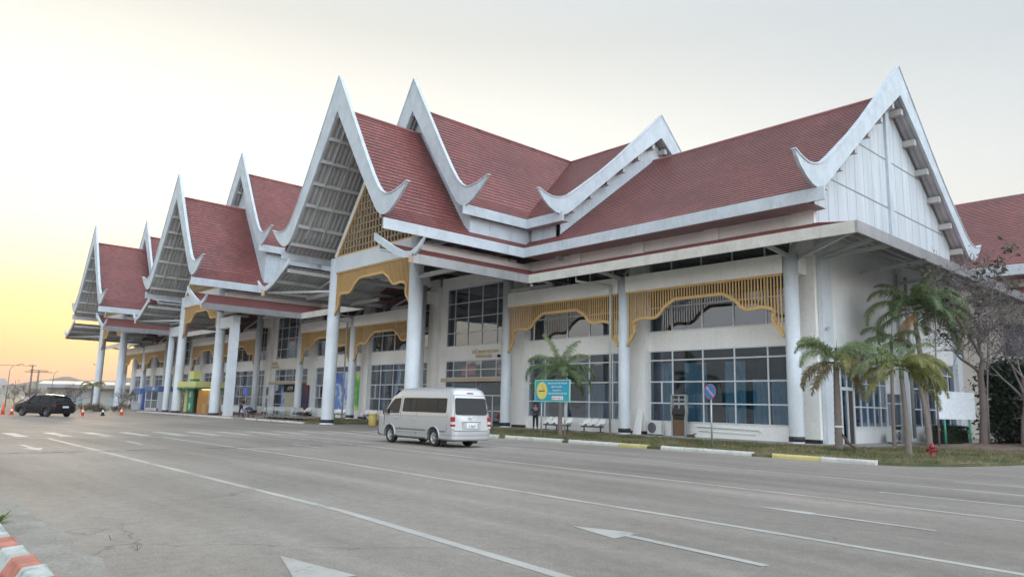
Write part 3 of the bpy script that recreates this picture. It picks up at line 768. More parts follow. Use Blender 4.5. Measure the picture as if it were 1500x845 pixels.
def lettering(mb, word, x, y, z, h, w, d=.05, fn=None):
    for g in word:
        if g != ' ':
            for st in GL[g]:
                P = [(x+px*h*.9, y, z+pz*h) for px, pz in st]
                for a, b in zip(P, P[1:]): mb.beam(fn(a) if fn else a, fn(b) if fn else b, w, d, up=(0,1,0))
        x += h*.82
    return x
lt = MB(); lettering(lt, ['ph','d','ai','s','d','y','s','a','n','kh','a','o','o','k'], -44.35, YW-.1, 5.62, .27, .035)
M_PGOLD = paint('pale_gold_letters', (.66,.56,.36), .4, .2)
lt2 = make('sign_lettering', lt, M_PGOLD, T); lt2['label'] = 'golden lettering over the entrance'
def text_mesh(name, s, size, mat, parent, M, ext=.015, font_scale=(1,1)):
    cu = bpy.data.curves.new(name, 'FONT'); cu.body = s; cu.size = size; cu.extrude = ext; cu.align_x = 'CENTER'; cu.align_y = 'CENTER'; cu.resolution_u = 3
    o = bpy.data.objects.new(name, cu); COL.objects.link(o); dg = bpy.context.evaluated_depsgraph_get(); dg.update()
    me = bpy.data.meshes.new_from_object(o.evaluated_get(dg)); bpy.data.objects.remove(o)
    off = wloc(parent) if parent else V((0,0,0))
    me.transform(Matrix.Translation(-off) @ M @ Matrix.Diagonal((font_scale[0], font_scale[1], 1, 1))); me.materials.clear(); me.materials.append(mat)
    o = bpy.data.objects.new(name, me); COL.objects.link(o)
    if parent: o.parent = parent
    return o
RX = Matrix.Rotation(R(90), 4, 'X')
text_mesh('sign_lettering', 'DEPARTURE', .36, M_PGOLD, T, Matrix.Translation((-43.0, YW-.08, 5.38)) @ RX, .03)
lt = MB(); lettering(lt, ['kh','a','o','o','k'], -80.6, YW-.1, 5.62, .35, .06); make('sign_lettering', lt, M_PGOLD, T)
text_mesh('sign_lettering', 'DEPARTURE', .36, M_PGOLD, T, Matrix.Translation((-79.8, YW-.08, 5.36)) @ RX, .03)
# weakly glowing panels set behind the entrance glass to give its orange blur
M_LIT = plain('glow_orange', (.75,.16,.06), .5, emit=.35)
make('glow_panel', MB().box(-46.9, -45.2, YW+.9, YW+1.0, 4.0, 4.75), M_LIT, T); make('glow_panel', MB().box(-43.2, -41.8, YW+1.6, YW+1.7, 4.1, 4.8), M_LIT, T)
make('glow_panel', MB().box(-42.0, -41.0, YW+.8, YW+.9, 2.7, 3.1), plain('glow_yellow', (.65,.7,.08), .5, emit=.5), T)
# ================================================================== GROUND AND ROAD
M_DIRT = ground_mat('dry_soil', (.13,.105,.08), (.19,.16,.12), (.25,.21,.16), .3)
M_TURF = ground_mat('patchy_turf', (.05,.075,.022), (.10,.10,.045), (.26,.21,.13), .55)
M_PAVE = ground_mat('walkway_concrete', (.24,.22,.20), (.30,.28,.26), (.36,.34,.31), .8)
M_BRICKP = ground_mat('reddish_paving', (.20,.12,.10), (.26,.16,.14), (.30,.22,.19), .9)
S = 3200
structure('ground', MB().quad((-S,-S,-.03), (S,-S,-.03), (S,S,-.03), (-S,S,-.03)), M_DIRT)
structure('road', MB().poly([(-112,-70,0),(60,-70,0),(60,140,0),(-3,140,0),(-6.2,60,0),(-6.8,34,0),(-7.4,30,0),(-8.2,27.2,0),(-9.3,25.6,0),(-10.2,25.15,0),(-38.3,25.15,0),(-38.6,25.6,0),(-39.2,31.4,0),(-49,31.4,0),(-49.6,25.6,0),(-50,25.15,0),(-61,25.0,0),(-112,24.6,0)]), M_ASPH)
g1 = [(-10.2,25.2),(-9.3,25.65),(-8.3,27.2),(-7.5,30),(-6.9,34),(-6.6,42),(-9,42.5),(-13.2,39.5),(-14.6,35.5),(-17.6,33.9),(-38.3,33.9),(-39,31.5),(-38.4,25.8),(-38.1,25.2)]
def slab(name, pts, z, mat, kind='structure', th=.2):
    mb = MB().poly([(x, y, z) for x, y in pts]); n = len(pts)
    for i in range(n): a, b = pts[i], pts[(i+1) % n]; mb.quad((a[0], a[1], z-th), (b[0], b[1], z-th), (b[0], b[1], z), (a[0], a[1], z))
    return structure(name, mb, mat, kind)
slab('verge', g1, .09, M_TURF)
g2 = [(-49.9,25.25),(-60.6,25.1),(-60.6,33.9),(-49.6,33.9),(-49.3,31.6),(-49.5,26)]
slab('verge', g2, .09, M_TURF)
slab('walkway', [(-16.0,34.0),(-17.3,33.92),(-38.3,33.92),(-39.1,31.45),(-49.2,31.45),(-49.6,33.92),(-60.65,33.92),(-60.65,25.1),(-112,24.65),(-140,25),(-140,36.4),(-16.5,36.4),(-14.2,37.5),(-14.4,35.6)], .14, M_PAVE)
slab('paving', [(-60.7,25.15),(-60.7,33.5),(-100,33.5),(-100,24.85)], .146, M_BRICKP)
slab('walkway', [(-16.6,36.5),(-14.1,37.6),(-13.4,57.5),(-16.6,57.5)], .10, M_PAVE)
# soil mound with litter right of the building
mb = MB(); nx, ny = 24, 40
def gz(x, y): 
    e = min((x+15.2)/3, (-6.3-x)/1.5, (y-38)/3, 1); return .05+max(0, e)*(.22+.16*noise.noise(V((x*.6, y*.6, 0))))
for i in range(nx):
    for j in range(ny):
        f = lambda a, b: (-15.2+a*9.0/nx, 38+b*42/ny)
        q = [f(i,j), f(i+1,j), f(i+1,j+1), f(i,j+1)]
        mb.quad(*[(x, y, gz(x, y)) for x, y in q], smooth=True)
structure('soil_bank', mb, ground_mat('litter_soil', (.09,.055,.04), (.15,.10,.075), (.24,.17,.13), 1.6))
# far-left fields
structure('field', MB().poly([(-112.5,-40,-.01),(-112.5,60,-.01),(-420,200,-.01),(-420,-80,-.01)]), ground_mat('dry_field', (.20,.17,.11), (.27,.22,.14), (.16,.15,.08), .08))

# painted markings, each a thin worn sheet
def strip(pts, w, z=.004, mb=None, jit=.006):
    mb = mb or MB(); P = []
    for a, b in zip(pts, pts[1:]):
        L = math.hypot(b[0]-a[0], b[1]-a[1]); n = max(1, int(L/.6))
        for i in range(n): P.append((a[0]+(b[0]-a[0])*i/n, a[1]+(b[1]-a[1])*i/n))
    P.append(pts[-1]); pr = None
    for i, p in enumerate(P):
        q = P[min(i+1, len(P)-1)]; o = P[max(i-1, 0)]; d = V((q[0]-o[0], q[1]-o[1], 0)).normalized(); nn = V((-d.y, d.x, 0))
        ww = w/2+rnd.uniform(-jit, jit); l = (p[0]+nn.x*ww, p[1]+nn.y*ww, z); r = (p[0]-nn.x*ww, p[1]-nn.y*ww, z)
        if pr: mb.quad(pr[1], r, l, pr[0])
        pr = (l, r)
    return mb
for pts, w in (([(-32.5,5.95),(-25.1,5.9),(-10,5.74),(-4.9,5.32),(2,4.8)], .15), ([(-32.4,10.05),(-18.3,10.2),(-6.7,9.66),(-3.4,9.42),(3,8.9)], .14), ([(-32.4,14.9),(-22.6,14.9),(-10,14.47),(-3.3,14.1),(6,13.5)], .14),
               ([(-31,19.9),(-21,19.74),(-13.3,19.27),(-4.4,18.7),(6,18.1)], .13), ([(-33.1,-8),(-32.8,4.5),(-32.75,10),(-33.2,15.2),(-33.6,24)], .14),
               ([(-6.5,16.5),(-2,16.35),(3,16.1)], .13), ([(-7.95,23.8),(-6.75,23.5)], .1), ([(-6.4,20.85),(-4.6,21.0),(2,21)], .12),
               ([(-24.6,10.45),(-23.4,11.15)], .12), ([(-26.2,12.8),(-24.0,12.7)], .12), ([(-29.9,8.0),(-27.7,7.9)], .13)):
    structure('road_line', strip(pts, w), M_RPAINT)
for i in range(17):
    y = 3.85+1.485*i-1.48; structure('crossing_stripe', strip([(-37.5, y), (-33.8, y+.02)], .46), M_RPAINT)
def arrow(tip, l, r, a, b, w=.14):
    mb = MB().poly([(tip[0], tip[1], .005), (r[0], r[1], .005), (l[0], l[1], .005)]); strip([a, b], w, .006, mb)
    structure('road_arrow', mb, M_RPAINT)
arrow((-7.12,7.64), (-6.12,7.36), (-6.2,7.95), (-6.25,7.68), (-4.12,7.45))
arrow((-6.9,11.93), (-5.7,11.73), (-5.75,12.02), (-5.8,11.86), (-3.85,11.72), .12)
arrow((-7.5,3.6), (-6.3,3.2), (-6.25,3.78), (-6.4,3.5), (-4.0,3.38))
arrow((-25.4,4.5), (-26.6,4.2), (-26.7,4.8), (-28.5,4.5), (-26.5,4.5), .16)
structure('worn_road_arrow', strip([(-9.3,3.42),(-7.7,3.62)], .55, .004, jit=.08), M_RWORN)
structure('worn_road_arrow', strip([(-8.3,8.1),(-7.2,7.75)], .30, .004, jit=.05), M_RWORN)
# ragged strip of broken tar across the lanes
mb = MB(); M_TAR = plain('old_tar', (.045,.042,.04), .9)
y = 2.6
while y < 24:
    L = rnd.uniform(.12, .5); x = -25.05+.25*math.sin(y*.35)-.03*y+.5; 
    if not (7.9 < y < 8.9 or 13.2 < y < 13.8): mb.poly([(x-rnd.uniform(.02,.06), y, .012), (x+rnd.uniform(.02,.07), y+.02, .012), (x+rnd.uniform(.03,.08), y+L, .012), (x-rnd.uniform(.01,.06), y+L*.9, .012)])
    y += L*rnd.uniform(.8, 1.5)
structure('tar_seam', mb, M_TAR)

# kerbs: precast stones, yellow and white, with gaps
M_KW = paint('kerb_white', (.56,.55,.51), .75, .6, (.22,.20,.17), 2.2, bmp=.4)
M_KY = paint('kerb_yellow', (.56,.48,.20), .75, .6, (.3,.26,.16), 2.2, bmp=.4)
M_KR = paint('kerb_red', (.46,.17,.12), .75, .75, (.25,.19,.16), 5, bmp=.7)
M_KW2 = paint('kerb_white_near', (.44,.46,.43), .75, .9, (.14,.13,.12), 6.0, bmp=.7)
KP = [(0,-.02),(0,.09),(.04,.15),(.19,.15),(.22,.11),(.22,-.02)]
def kerb(x0, x1, y0, mats, y1=None, h=1.0):
    y1 = y0 if y1 is None else y1; L = x1-x0; n = max(1, round(L/1.75)); c = .008
    for i in range(n):
        a = x0+L*i/n+c; b = x0+L*(i+1)/n-c; ya = y0+(y1-y0)*i/n+rnd.uniform(-.01, .01); yb_ = y0+(y1-y0)*(i+1)/n
        o = structure('kerb', MB().prism(KP, lambda p: (a, ya-.11+p[0], p[1]*h), lambda p: (b, yb_-.11+p[0], p[1]*h)), mats[i % len(mats)])
        m = o.modifiers.new('b', 'BEVEL'); m.width = .012; m.segments = 2
kerb(-13.55, -9.95, 25.22, [M_KY, M_KW]); kerb(-18.5, -14.4, 25.3, [M_KW, M_KW, M_KY]); kerb(-23.7, -19.2, 25.3, [M_KW, M_KW, M_KY]); kerb(-28.0, -24.1, 25.2, [M_KW])
kerb(-33.5, -28.6, 25.15, [M_KW]); kerb(-38.0, -34.0, 25.15, [M_KW])
for a, b in ((-60.4,-58.2),(-57.9,-55.6),(-55.3,-53.1),(-52.8,-50.2)): kerb(a, b, 25.15, [M_KW, M_KY], h=.9)
x = -63.0
while x > -110: kerb(x-2.5, x, 24.95, [M_KW], h=.9); x -= 2.75
# red and white kerb of the traffic island next to the camera
stops = [-14.2,-13.6,-13.0,-12.4,-11.8,-11.2,-10.6,-10.0,-9.35,-9.02,-8.45,-7.92,-7.42,-6.9,-6.4,-5.9,-5.4,-4.9]
KP2 = [(-.14,-.05),(-.16,.05),(-.09,.17),(.06,.18),(.14,.07),(.15,-.05)]
for i, (a, b) in enumerate(zip(stops, stops[1:])):
    dz = -.015 if i == 7 else 0; dy = .03 if i < 7 else 0
    mat_ = (M_KR, M_KW2)[i % 2] if i >= 8 else M_KW2
    if i == 8: mat_ = M_KW2
    if i >= 9: mat_ = (M_KR, M_KW2)[(i-9) % 2]
    o = structure('kerb', MB().prism(KP2, lambda p: (a+.004, 1.38+dy+.004*(a+9)+p[0], p[1]+dz), lambda p: (b-.004, 1.38+dy+.004*(b+9)+p[0], p[1]+dz)), mat_)
    m = o.modifiers.new('b', 'BEVEL'); m.width = .015; m.segments = 2
slab('island_soil', [(-15,-1.5),(-4,-1.5),(-4,1.24),(-15,1.24)], .03, ground_mat('island_soil_mat', (.12,.10,.08), (.17,.15,.12), (.24,.22,.18), 3.0), th=.05)
structure('sand_drift', (lambda m: [m.quad(*[(x, 1.5+w, .003+.004*k) for x, w in ()]) if 0 else None for k in ()] and m or m)(strip([(-15,1.75),(-9,1.78),(-6,1.85)], .55, .003, jit=.12)), ground_mat('sand', (.20,.185,.16), (.26,.24,.21), (.31,.29,.255), 1.5))
strip_edge = MB(); 

# grass blades on the verge (nobody could count them)
def inside(p, poly):
    c = False; n = len(poly)
    for i in range(n):
        a, b = poly[i], poly[i-1]
        if (a[1] > p[1]) != (b[1] > p[1]) and p[0] < (b[0]-a[0])*(p[1]-a[1])/(b[1]-a[1])+a[0]: c = not c
    return c
def grass(name, poly, n, hmin, hmax, mat):
    xs = [p[0] for p in poly]; ys = [p[1] for p in poly]; mb = MB(); k = 0
    while k < n:
        x, y = rnd.uniform(min(xs), max(xs)), rnd.uniform(min(ys), max(ys))
        if not inside((x, y), poly): continue
        if noise.noise(V((x*.7, y*.7, 3)))+noise.noise(V((x*2.1, y*2.1, 5)))*.5 < rnd.uniform(-.75, .15): continue
        k += 1; h = rnd.uniform(hmin, hmax)*(1+.5*noise.noise(V((x, y, 9)))); t = rnd.uniform(0, 6.28); w = .014; dx, dy = math.cos(t)*w, math.sin(t)*w
        lx, ly = rnd.gauss(0, .35)*h, rnd.gauss(0, .35)*h
        n0 = len(mb.v); mb.v += [(x-dx, y-dy, .09), (x+dx, y+dy, .09), (x+lx+dx*.2, y+ly, .09+h)]; mb.f.append((n0, n0+1, n0+2))
    o = make(name, mb, mat); tag(o, 'patchy grass growing on the verge behind the painted kerb', 'grass', kind='stuff'); return o
M_GRS = leaf_mat('grass_blades', (.055,.09,.02), (.27,.22,.12), sc=.55)
grass('grass', g1, 42000, .05, .15, M_GRS)
grass('grass', g2, 9000, .05, .14, M_GRS)
# small weeds by the island kerb
def weed(x, y, n, h, col, lab, seed, flat=.8):
    r = random.Random(seed); mb = MB()
    for i in range(n):
        t = r.uniform(0, 6.28); L = h*r.uniform(.6, 1.1); w = L*(.16 if n > 10 else .035); el = r.uniform(.4, 1.2)*flat
        d = V((math.cos(t), math.sin(t), 0)); up = V((0,0,1)); s = V((-d.y, d.x, 0)); P = [d*L*k*math.cos(el*k*.6)+up*L*k*math.sin(el) for k in (.05,.4,.75,1)]
        for k in range(3):
            wa, wb = (w*(.5,1,.8,.05)[k], w*(.5,1,.8,.05)[k+1]); mb.quad(V((x,y,.0))+P[k]-s*wa, V((x,y,.0))+P[k]+s*wa, V((x,y,.0))+P[k+1]+s*wb, V((x,y,.0))+P[k+1]-s*wb, smooth=True)
    o = make('weed', mb, col, loc=(x, y, 0)); o2 = o; tag(o2, lab, 'weed'); return o
ML = leaf_mat('weed_leaf', (.10,.17,.03), (.20,.26,.06)); MD = leaf_mat('dry_weed', (.09,.06,.04), (.16,.12,.08))
weed(-11.35, 1.62, 26, .20, ML, 'small leafy green weed beside the white kerb at the lower left', 3)
weed(-9.35, 2.45, 5, .12, MD, 'dry brown sprig standing in the asphalt, the upper left one of the three', 4)
weed(-8.6, 2.52, 5, .11, MD, 'thin dry stalk in the asphalt in front of the striped kerb', 5)
weed(-6.75, 2.55, 7, .09, MD, 'dry twiggy weed in the asphalt nearest the big arrow tip', 6)

# ================================================================== skinned figures
def skin(verts, edges, radii, sub=2):
    me = bpy.data.meshes.new('tmp'); me.from_pydata([tuple(v) for v in verts], edges, [])
    o = bpy.data.objects.new('tmp', me); COL.objects.link(o)
    o.modifiers.new('s', 'SKIN'); sv = me.skin_vertices[0].data
    for i, r in enumerate(radii): sv[i].radius = (r, r) if not isinstance(r, tuple) else r
    sv[0].use_root = True
    m = o.modifiers.new('d', 'SUBSURF'); m.levels = sub; m.render_levels = sub
    dg = bpy.context.evaluated_depsgraph_get(); dg.update(); r = bpy.data.meshes.new_from_object(o.evaluated_get(dg))
    bpy.data.objects.remove(o); mb = MB(); mb.v = [tuple(v.co) for v in r.vertices]; mb.f = [tuple(p.vertices) for p in r.polygons]; mb.sm = set(range(len(mb.f)))
    return mb
SKIN_ = plain('skin_tone', (.30,.17,.11), .6)
def person(loc, rz, J, label, shirt, trousers, hairc=(.015,.012,.01), shoe=(.03,.03,.03), group=None, h=1.0):
    """J: joints in metres, local, x forward"""
    t = thing('person', label, 'person', loc, group, rz)
    n = ['pelvis','waist','chest','neck','headb','head','headt','shL','elL','haL','shR','elR','haR','hipL','knL','anL','toL','hipR','knR','anR','toR']
    v = [V(J[k]) for k in n]; E = [(0,1),(1,2),(2,3),(3,4),(4,5),(5,6),(2,7),(7,8),(8,9),(2,10),(10,11),(11,12),(0,13),(13,14),(14,15),(15,16),(0,17),(17,18),(18,19),(19,20)]
    rad = [.12,.11,.125,.055,.06,.095,.07,.06,.042,.03,.06,.042,.03,.085,.058,.042,.032,.085,.058,.042,.032]
    b = skin(v, E, rad, 1)
    for side in ('L', 'R'):   # palm and five separate fingers
        e, w = V(J['el'+side]), V(J['ha'+side]); d = (w-e).normalized(); s = d.cross(V((0,0,1))); s = s.normalized() if s.length > .1 else V((1,0,0))
        b.tube([w, w+d*.09], [.03, .034], 8)
        for k, L in enumerate((.06, .075, .08, .07)):
            o = w+d*.085+s*(-.026+.018*k); m = o+d*L*.55+s.cross(d)*.008; b.tube([o, m, m+d*L*.3+s.cross(d)*.03], [.009,.008,.006], 5)
        o = w+d*.03+s*-.03; b.tube([o, o+d*.03-s*.025, o+d*.06-s*.03], [.011,.01,.008], 5)
    # nose and ears
    hd = V(J['head']); f = (V(J['face'])-hd).normalized(); sd = f.cross(V((0,0,1))).normalized()
    b.tube([hd+f*.09+V((0,0,.02)), hd+f*.115-V((0,0,.02)), hd+f*.09-V((0,0,.03))], [.008,.014,.008], 6)
    for q in (-1, 1): b.tube([hd+sd*q*.085+V((0,0,.02)), hd+sd*q*.1-V((0,0,.02))], [.012,.015], 6)
    make('body', b, SKIN_, t, local=True)
    fc = MB()
    for q in (-1, 1): fc.lathe([(.003,-.006),(.011,0),(.003,.006)], tuple(hd+f*.088+sd*q*.032+V((0,0,.018))), 8)
    fc.beam(hd+f*.094-V((0,0,.048))-sd*.022, hd+f*.094-V((0,0,.048))+sd*.022, .008, .008)
    make('eyes_and_mouth', fc, plain('dark_eye', (.03,.015,.012), .4), t, local=True)
    sh = skin([v[0]+V((0,0,.02)), v[1], v[2], v[3]*.35+v[2]*.65, v[7], v[7].lerp(v[8], .85), v[10], v[10].lerp(v[11], .85)], [(0,1),(1,2),(2,3),(2,4),(4,5),(2,6),(6,7)], [.15,.14,.15,.09,.082,.06,.082,.06], 1)
    make('shirt', sh, shirt, t, local=True)
    tr = skin([v[0]-V((0,0,.0)), v[13], v[14], v[15]+V((0,0,.03)), v[17], v[18], v[19]+V((0,0,.03))], [(0,1),(1,2),(2,3),(0,4),(4,5),(5,6)], [.14,.105,.078,.068,.105,.078,.068], 1)
    make('trousers', tr, trousers, t, local=True)
    shm = MB()
    for a, c in ((15,16),(19,20)):
        p, q = v[a], v[c]; d = (q-p); d.z = 0; d.normalize(); shm.tube([V((p.x, p.y, .05))-d*.06, V((p.x, p.y, .05))+d*.05, V((q.x, q.y, .04))+d*.03], [.045,.05,.035], 8)
    make('shoes', shm, plain('dark_shoe', shoe, .5), t, local=True)
    hr = MB().lathe([(.02,-.03),(.085,-.02),(.104,.03),(.09,.075),(.05,.108),(.01,.118)], tuple(hd-f*.018+V((0,0,.022))), 14); make('hair', hr, plain('black_hair', hairc, .6), t, local=True)
    return t
def stand(lean=0, handL=None, handR=None, step=.08, look=(1,0,-.1)):
    l = lean
    J = dict(pelvis=(0,0,.93), waist=(.02*l,0,1.08), chest=(.10*l,0,1.33), neck=(.16*l,0,1.49), headb=(.19*l+.01,0,1.54), head=(.21*l+.02,0,1.63), headt=(.22*l+.02,0,1.70),
        shL=(.10*l,.19,1.40), shR=(.10*l,-.19,1.40), elL=(.08+.12*l,.25,1.14), elR=(.08+.12*l,-.25,1.14), haL=handL or (.2,.22,.92), haR=handR or (.2,-.22,.92),
        hipL=(0,.1,.88), hipR=(0,-.1,.88), knL=(.04+step,.11,.48), knR=(.02-step,-.11,.48), anL=(step,.12,.08), anR=(-step*1.6,-.12,.08), toL=(step+.16,.13,.04), toR=(-step*1.6+.16,-.13,.04))
    J['face'] = tuple(V(J['head'])+V(look)); return J
# ================================================================== VEHICLES
def car_body(stations, ringf, name, mat, parent, shear=None, sharp=38):
    mb = MB(); rings = []
    for st in stations:
        half = ringf(*st); pts = half + [(-y, z) for y, z in half[-2:0:-1]]
        rings.append([V((st[0], y, z)) for y, z in pts])
    n = len(rings[0]); base = 0
    for r in rings:
        for p in r:
            if shear: p = shear(p)
            mb.v.append(tuple(p))
    for i in range(len(rings)-1):
        for k in range(n):
            mb.sm.add(len(mb.f)); mb.f.append((i*n+k, i*n+(k+1) % n, (i+1)*n+(k+1) % n, (i+1)*n+k))
    mb.f.append(tuple(range(n))[::-1]); mb.f.append(tuple((len(rings)-1)*n+k for k in range(n)))
    o = make(name, mb, mat, parent, local=True)
    return o
def cut(o, cutters):
    bm = bmesh.new(); bm.from_mesh(o.data); bmesh.ops.recalc_face_normals(bm, faces=bm.faces); bm.to_mesh(o.data); bm.free()
    cs = []
    for mb in cutters:
        me = bpy.data.meshes.new('c'); me.from_pydata(mb.v, [], mb.f); bm = bmesh.new(); bm.from_mesh(me); bmesh.ops.recalc_face_normals(bm, faces=bm.faces); bm.to_mesh(me); bm.free()
        c = bpy.data.objects.new('c', me); COL.objects.link(c); c.matrix_world = o.matrix_world.copy(); cs.append(c)
    bpy.context.view_layer.update()
    for c in cs: c.matrix_world = o.matrix_world
    bpy.context.view_layer.update()
    for c in cs:
        m = o.modifiers.new('x', 'BOOLEAN'); m.object = c; m.operation = 'DIFFERENCE'; m.solver = 'EXACT'
    dg = bpy.context.evaluated_depsgraph_get(); dg.update(); me = bpy.data.meshes.new_from_object(o.evaluated_get(dg)); o.modifiers.clear()
    old = o.data; o.data = me; bpy.data.meshes.remove(old)
    for c in cs: bpy.data.objects.remove(c)
    try: me.set_sharp_from_angle(angle=R(38))
    except Exception: pass
def wheel(parent, x, y, r, w, side, spokes=6, dark=False):
    t = MB().lathe([(r*.62, -w/2), (r*.93, -w/2), (r, -w/2+.03), (r, w/2-.03), (r*.93, w/2), (r*.62, w/2), (r*.60, 0)], (0,0,0), 32, axis='Y', caps=False)
    t.move(Matrix.Translation((x, y, r))); o = make('wheel', t, M_BLACK, parent, local=True)
    rm = MB(); yo = side*(w/2-.02)
    rm.lathe([(r*.56, yo-.06*side), (r*.66, yo), (r*.62, yo+.012*side), (r*.52, yo-.03*side)], (0,0,0), 28, axis='Y', caps=False)
    for k in range(spokes):
        a = 2*math.pi*k/spokes+.2; d = V((math.cos(a), 0, math.sin(a))); rm.beam(d*.04+V((0,yo-.02*side,0)), d*r*.6+V((0,yo-.015*side,0)), .035, .075 if not dark else .06, up=(0,1,0))
    rm.lathe([(.055, yo-.03*side), (.05, yo+.01*side), (.02, yo+.015*side)], (0,0,0), 14, axis='Y')
    rm.move(Matrix.Translation((x, y, r)))
    make('rim', rm, plain('silver_alloy' if not dark else 'dark_alloy', (.62,.63,.64) if not dark else (.22,.22,.23), .3, .8), o, local=True)
    make('brake_disc', MB().lathe([(r*.55, -.01), (r*.55, .01)], (x, y+yo-.07*side, r), 20, axis='Y'), plain('dark_brake', (.06,.06,.06), .5), o, local=True)
    return o
M_VGL = plain('vehicle_glass', (.012,.013,.016), .05, 0, coat=0)
M_VGL.node_tree.nodes['Principled BSDF'].inputs['IOR'].default_value = 1.33
def carpaint(name, col, metallic=.55, rough=.36):
    m = plain(name, col, rough, metallic, coat=.45, var=.12); return m
M_VAN = carpaint('champagne_silver_paint', (.50,.505,.52), .5, .33)
M_TRIM = plain('black_trim', (.02,.02,.022), .45)
M_SEAM = plain('dark_seam_gap', (.03,.03,.03), .8)  # dark strips along the door and tailgate seams
M_RED = plain('red_lamp_glass', (.32,.012,.02), .12, 0, coat=.5); M_CLR = plain('clear_lamp_glass', (.62,.60,.58), .12, .1, coat=.5); M_CHR = plain('chrome', (.75,.76,.78), .12, 1.0)
van = thing('minivan', 'silver high-roof passenger minibus seen from behind, driving past the porch of the terminal', 'minibus', (-22.1, 18.06, 0), rz=R(180)+R(-.6))
def ringv(x, zr, w, wr, zb):
    z = lambda a: min(a, zr-.03*(2.35-a))
    k = lambda a, b: a if zr > 2 else min(a, b)
    return [(0, zb), (w-.10, zb), (w-.02, zb+.06), (w, z(.55)), (w, z(.80)), (w-.006, z(1.05)), (w-.02, z(1.25)), (w-.05, z(1.42)), (wr+.045, z(1.90) if zr > 1.95 else zr-.06), (wr+.01, zr-.17 if zr > 1.95 else zr-.05), (wr-.03, zr-.11 if zr > 1.95 else zr-.04), (wr-.12, zr-.045 if zr > 1.95 else zr-.02), (wr-.35, zr-.01), (0, zr)]
stv = [(0,2.17,.89,.70,.42),(.03,2.20,.915,.73,.40),(.09,2.245,.93,.75,.36),(.22,2.275,.94,.765,.30),(.6,2.285,.94,.775,.28),(1.5,2.285,.94,.78,.27),(2.5,2.285,.94,.78,.27),(3.4,2.28,.94,.78,.27),(3.8,2.255,.94,.78,.27),(4.0,2.19,.94,.775,.27),(4.3,1.96,.94,.77,.27),(4.6,1.66,.935,.765,.27),(4.9,1.36,.93,.77,.27),(5.05,1.22,.92,.78,.27),(5.2,1.10,.90,.78,.28),(5.31,.98,.87,.77,.30),(5.37,.80,.82,.74,.34)]
vshear = lambda p: V((p.x+(max(0, p.z-1.10)*.17*max(0, 1-p.x/1.2)), p.y, p.z))
vb = car_body(stv, ringv, 'body', M_VAN, van, vshear)
WXR, WXF, WR = 1.22, 4.33, .335
cut(vb, [MB().lathe([(.405, 0), (.405, .6)], (x, y0, WR+.02), 32, axis='Y') for x in (WXR, WXF) for y0 in (.58, -1.18)])
for x in (WXR, WXF):
    for s in (-1, 1): wheel(van, x, s*.80, WR, .21, s)
    # dark liner behind the arch and the flared lip
    for s in (-1, 1):
        lp = MB(); P = [(x+.425*math.cos(t), s*.945, WR+.02+.425*math.sin(t)) for t in [math.pi*k/16-.05+0*k for k in range(-1, 18)]]
        lp.tube(P, .026, 6); make('arch_lip', lp, M_VAN, van, local=True)
make('underbody', MB().box(.35, 5.0, -.56, .56, .22, .44).box(.9, 1.6, -.62, .62, .2, .3), M_TRIM, van, local=True)
YS = [(1.05,.934),(1.25,.92),(1.42,.89),(1.90,.825),(2.10,.79)]
def ys(z):
    for (a, b), (c, d) in zip(YS, YS[1:]):
        if z <= c: return b+(d-b)*(z-a)/(c-a)
    return .79
def side_panel(name, pts, s, mat, off, parent=van):
    """rounded glass / panel following the side of the van, cut into bands"""
    zs = sorted(set([p[1] for p in pts]+[1.42])); mb = MB()
    P = [vshear(V((x, s*(ys(z)+off), z))) for x, z in pts]; Q = [vshear(V((x, s*(ys(z)-.03), z))) for x, z in pts]
    n = len(P); b = len(mb.v); mb.v += [tuple(p) for p in P]+[tuple(q) for q in Q]; mb.f.append(tuple(range(n)))
    for i in range(n): mb.f.append((i, (i+1) % n, n+(i+1) % n, n+i))
    return make(name, mb, mat, parent, local=True)
def rrect(x0, x1, z0, z1, r, n=4):
    P = []
    for cx, cz, a in ((x1-r, z1-r, 0), (x0+r, z1-r, 90), (x0+r, z0+r, 180), (x1-r, z0+r, 270)):
        for k in range(n+1): t = R(a+90*k/n); P.append((cx+r*math.cos(t), cz+r*math.sin(t)))
    return P
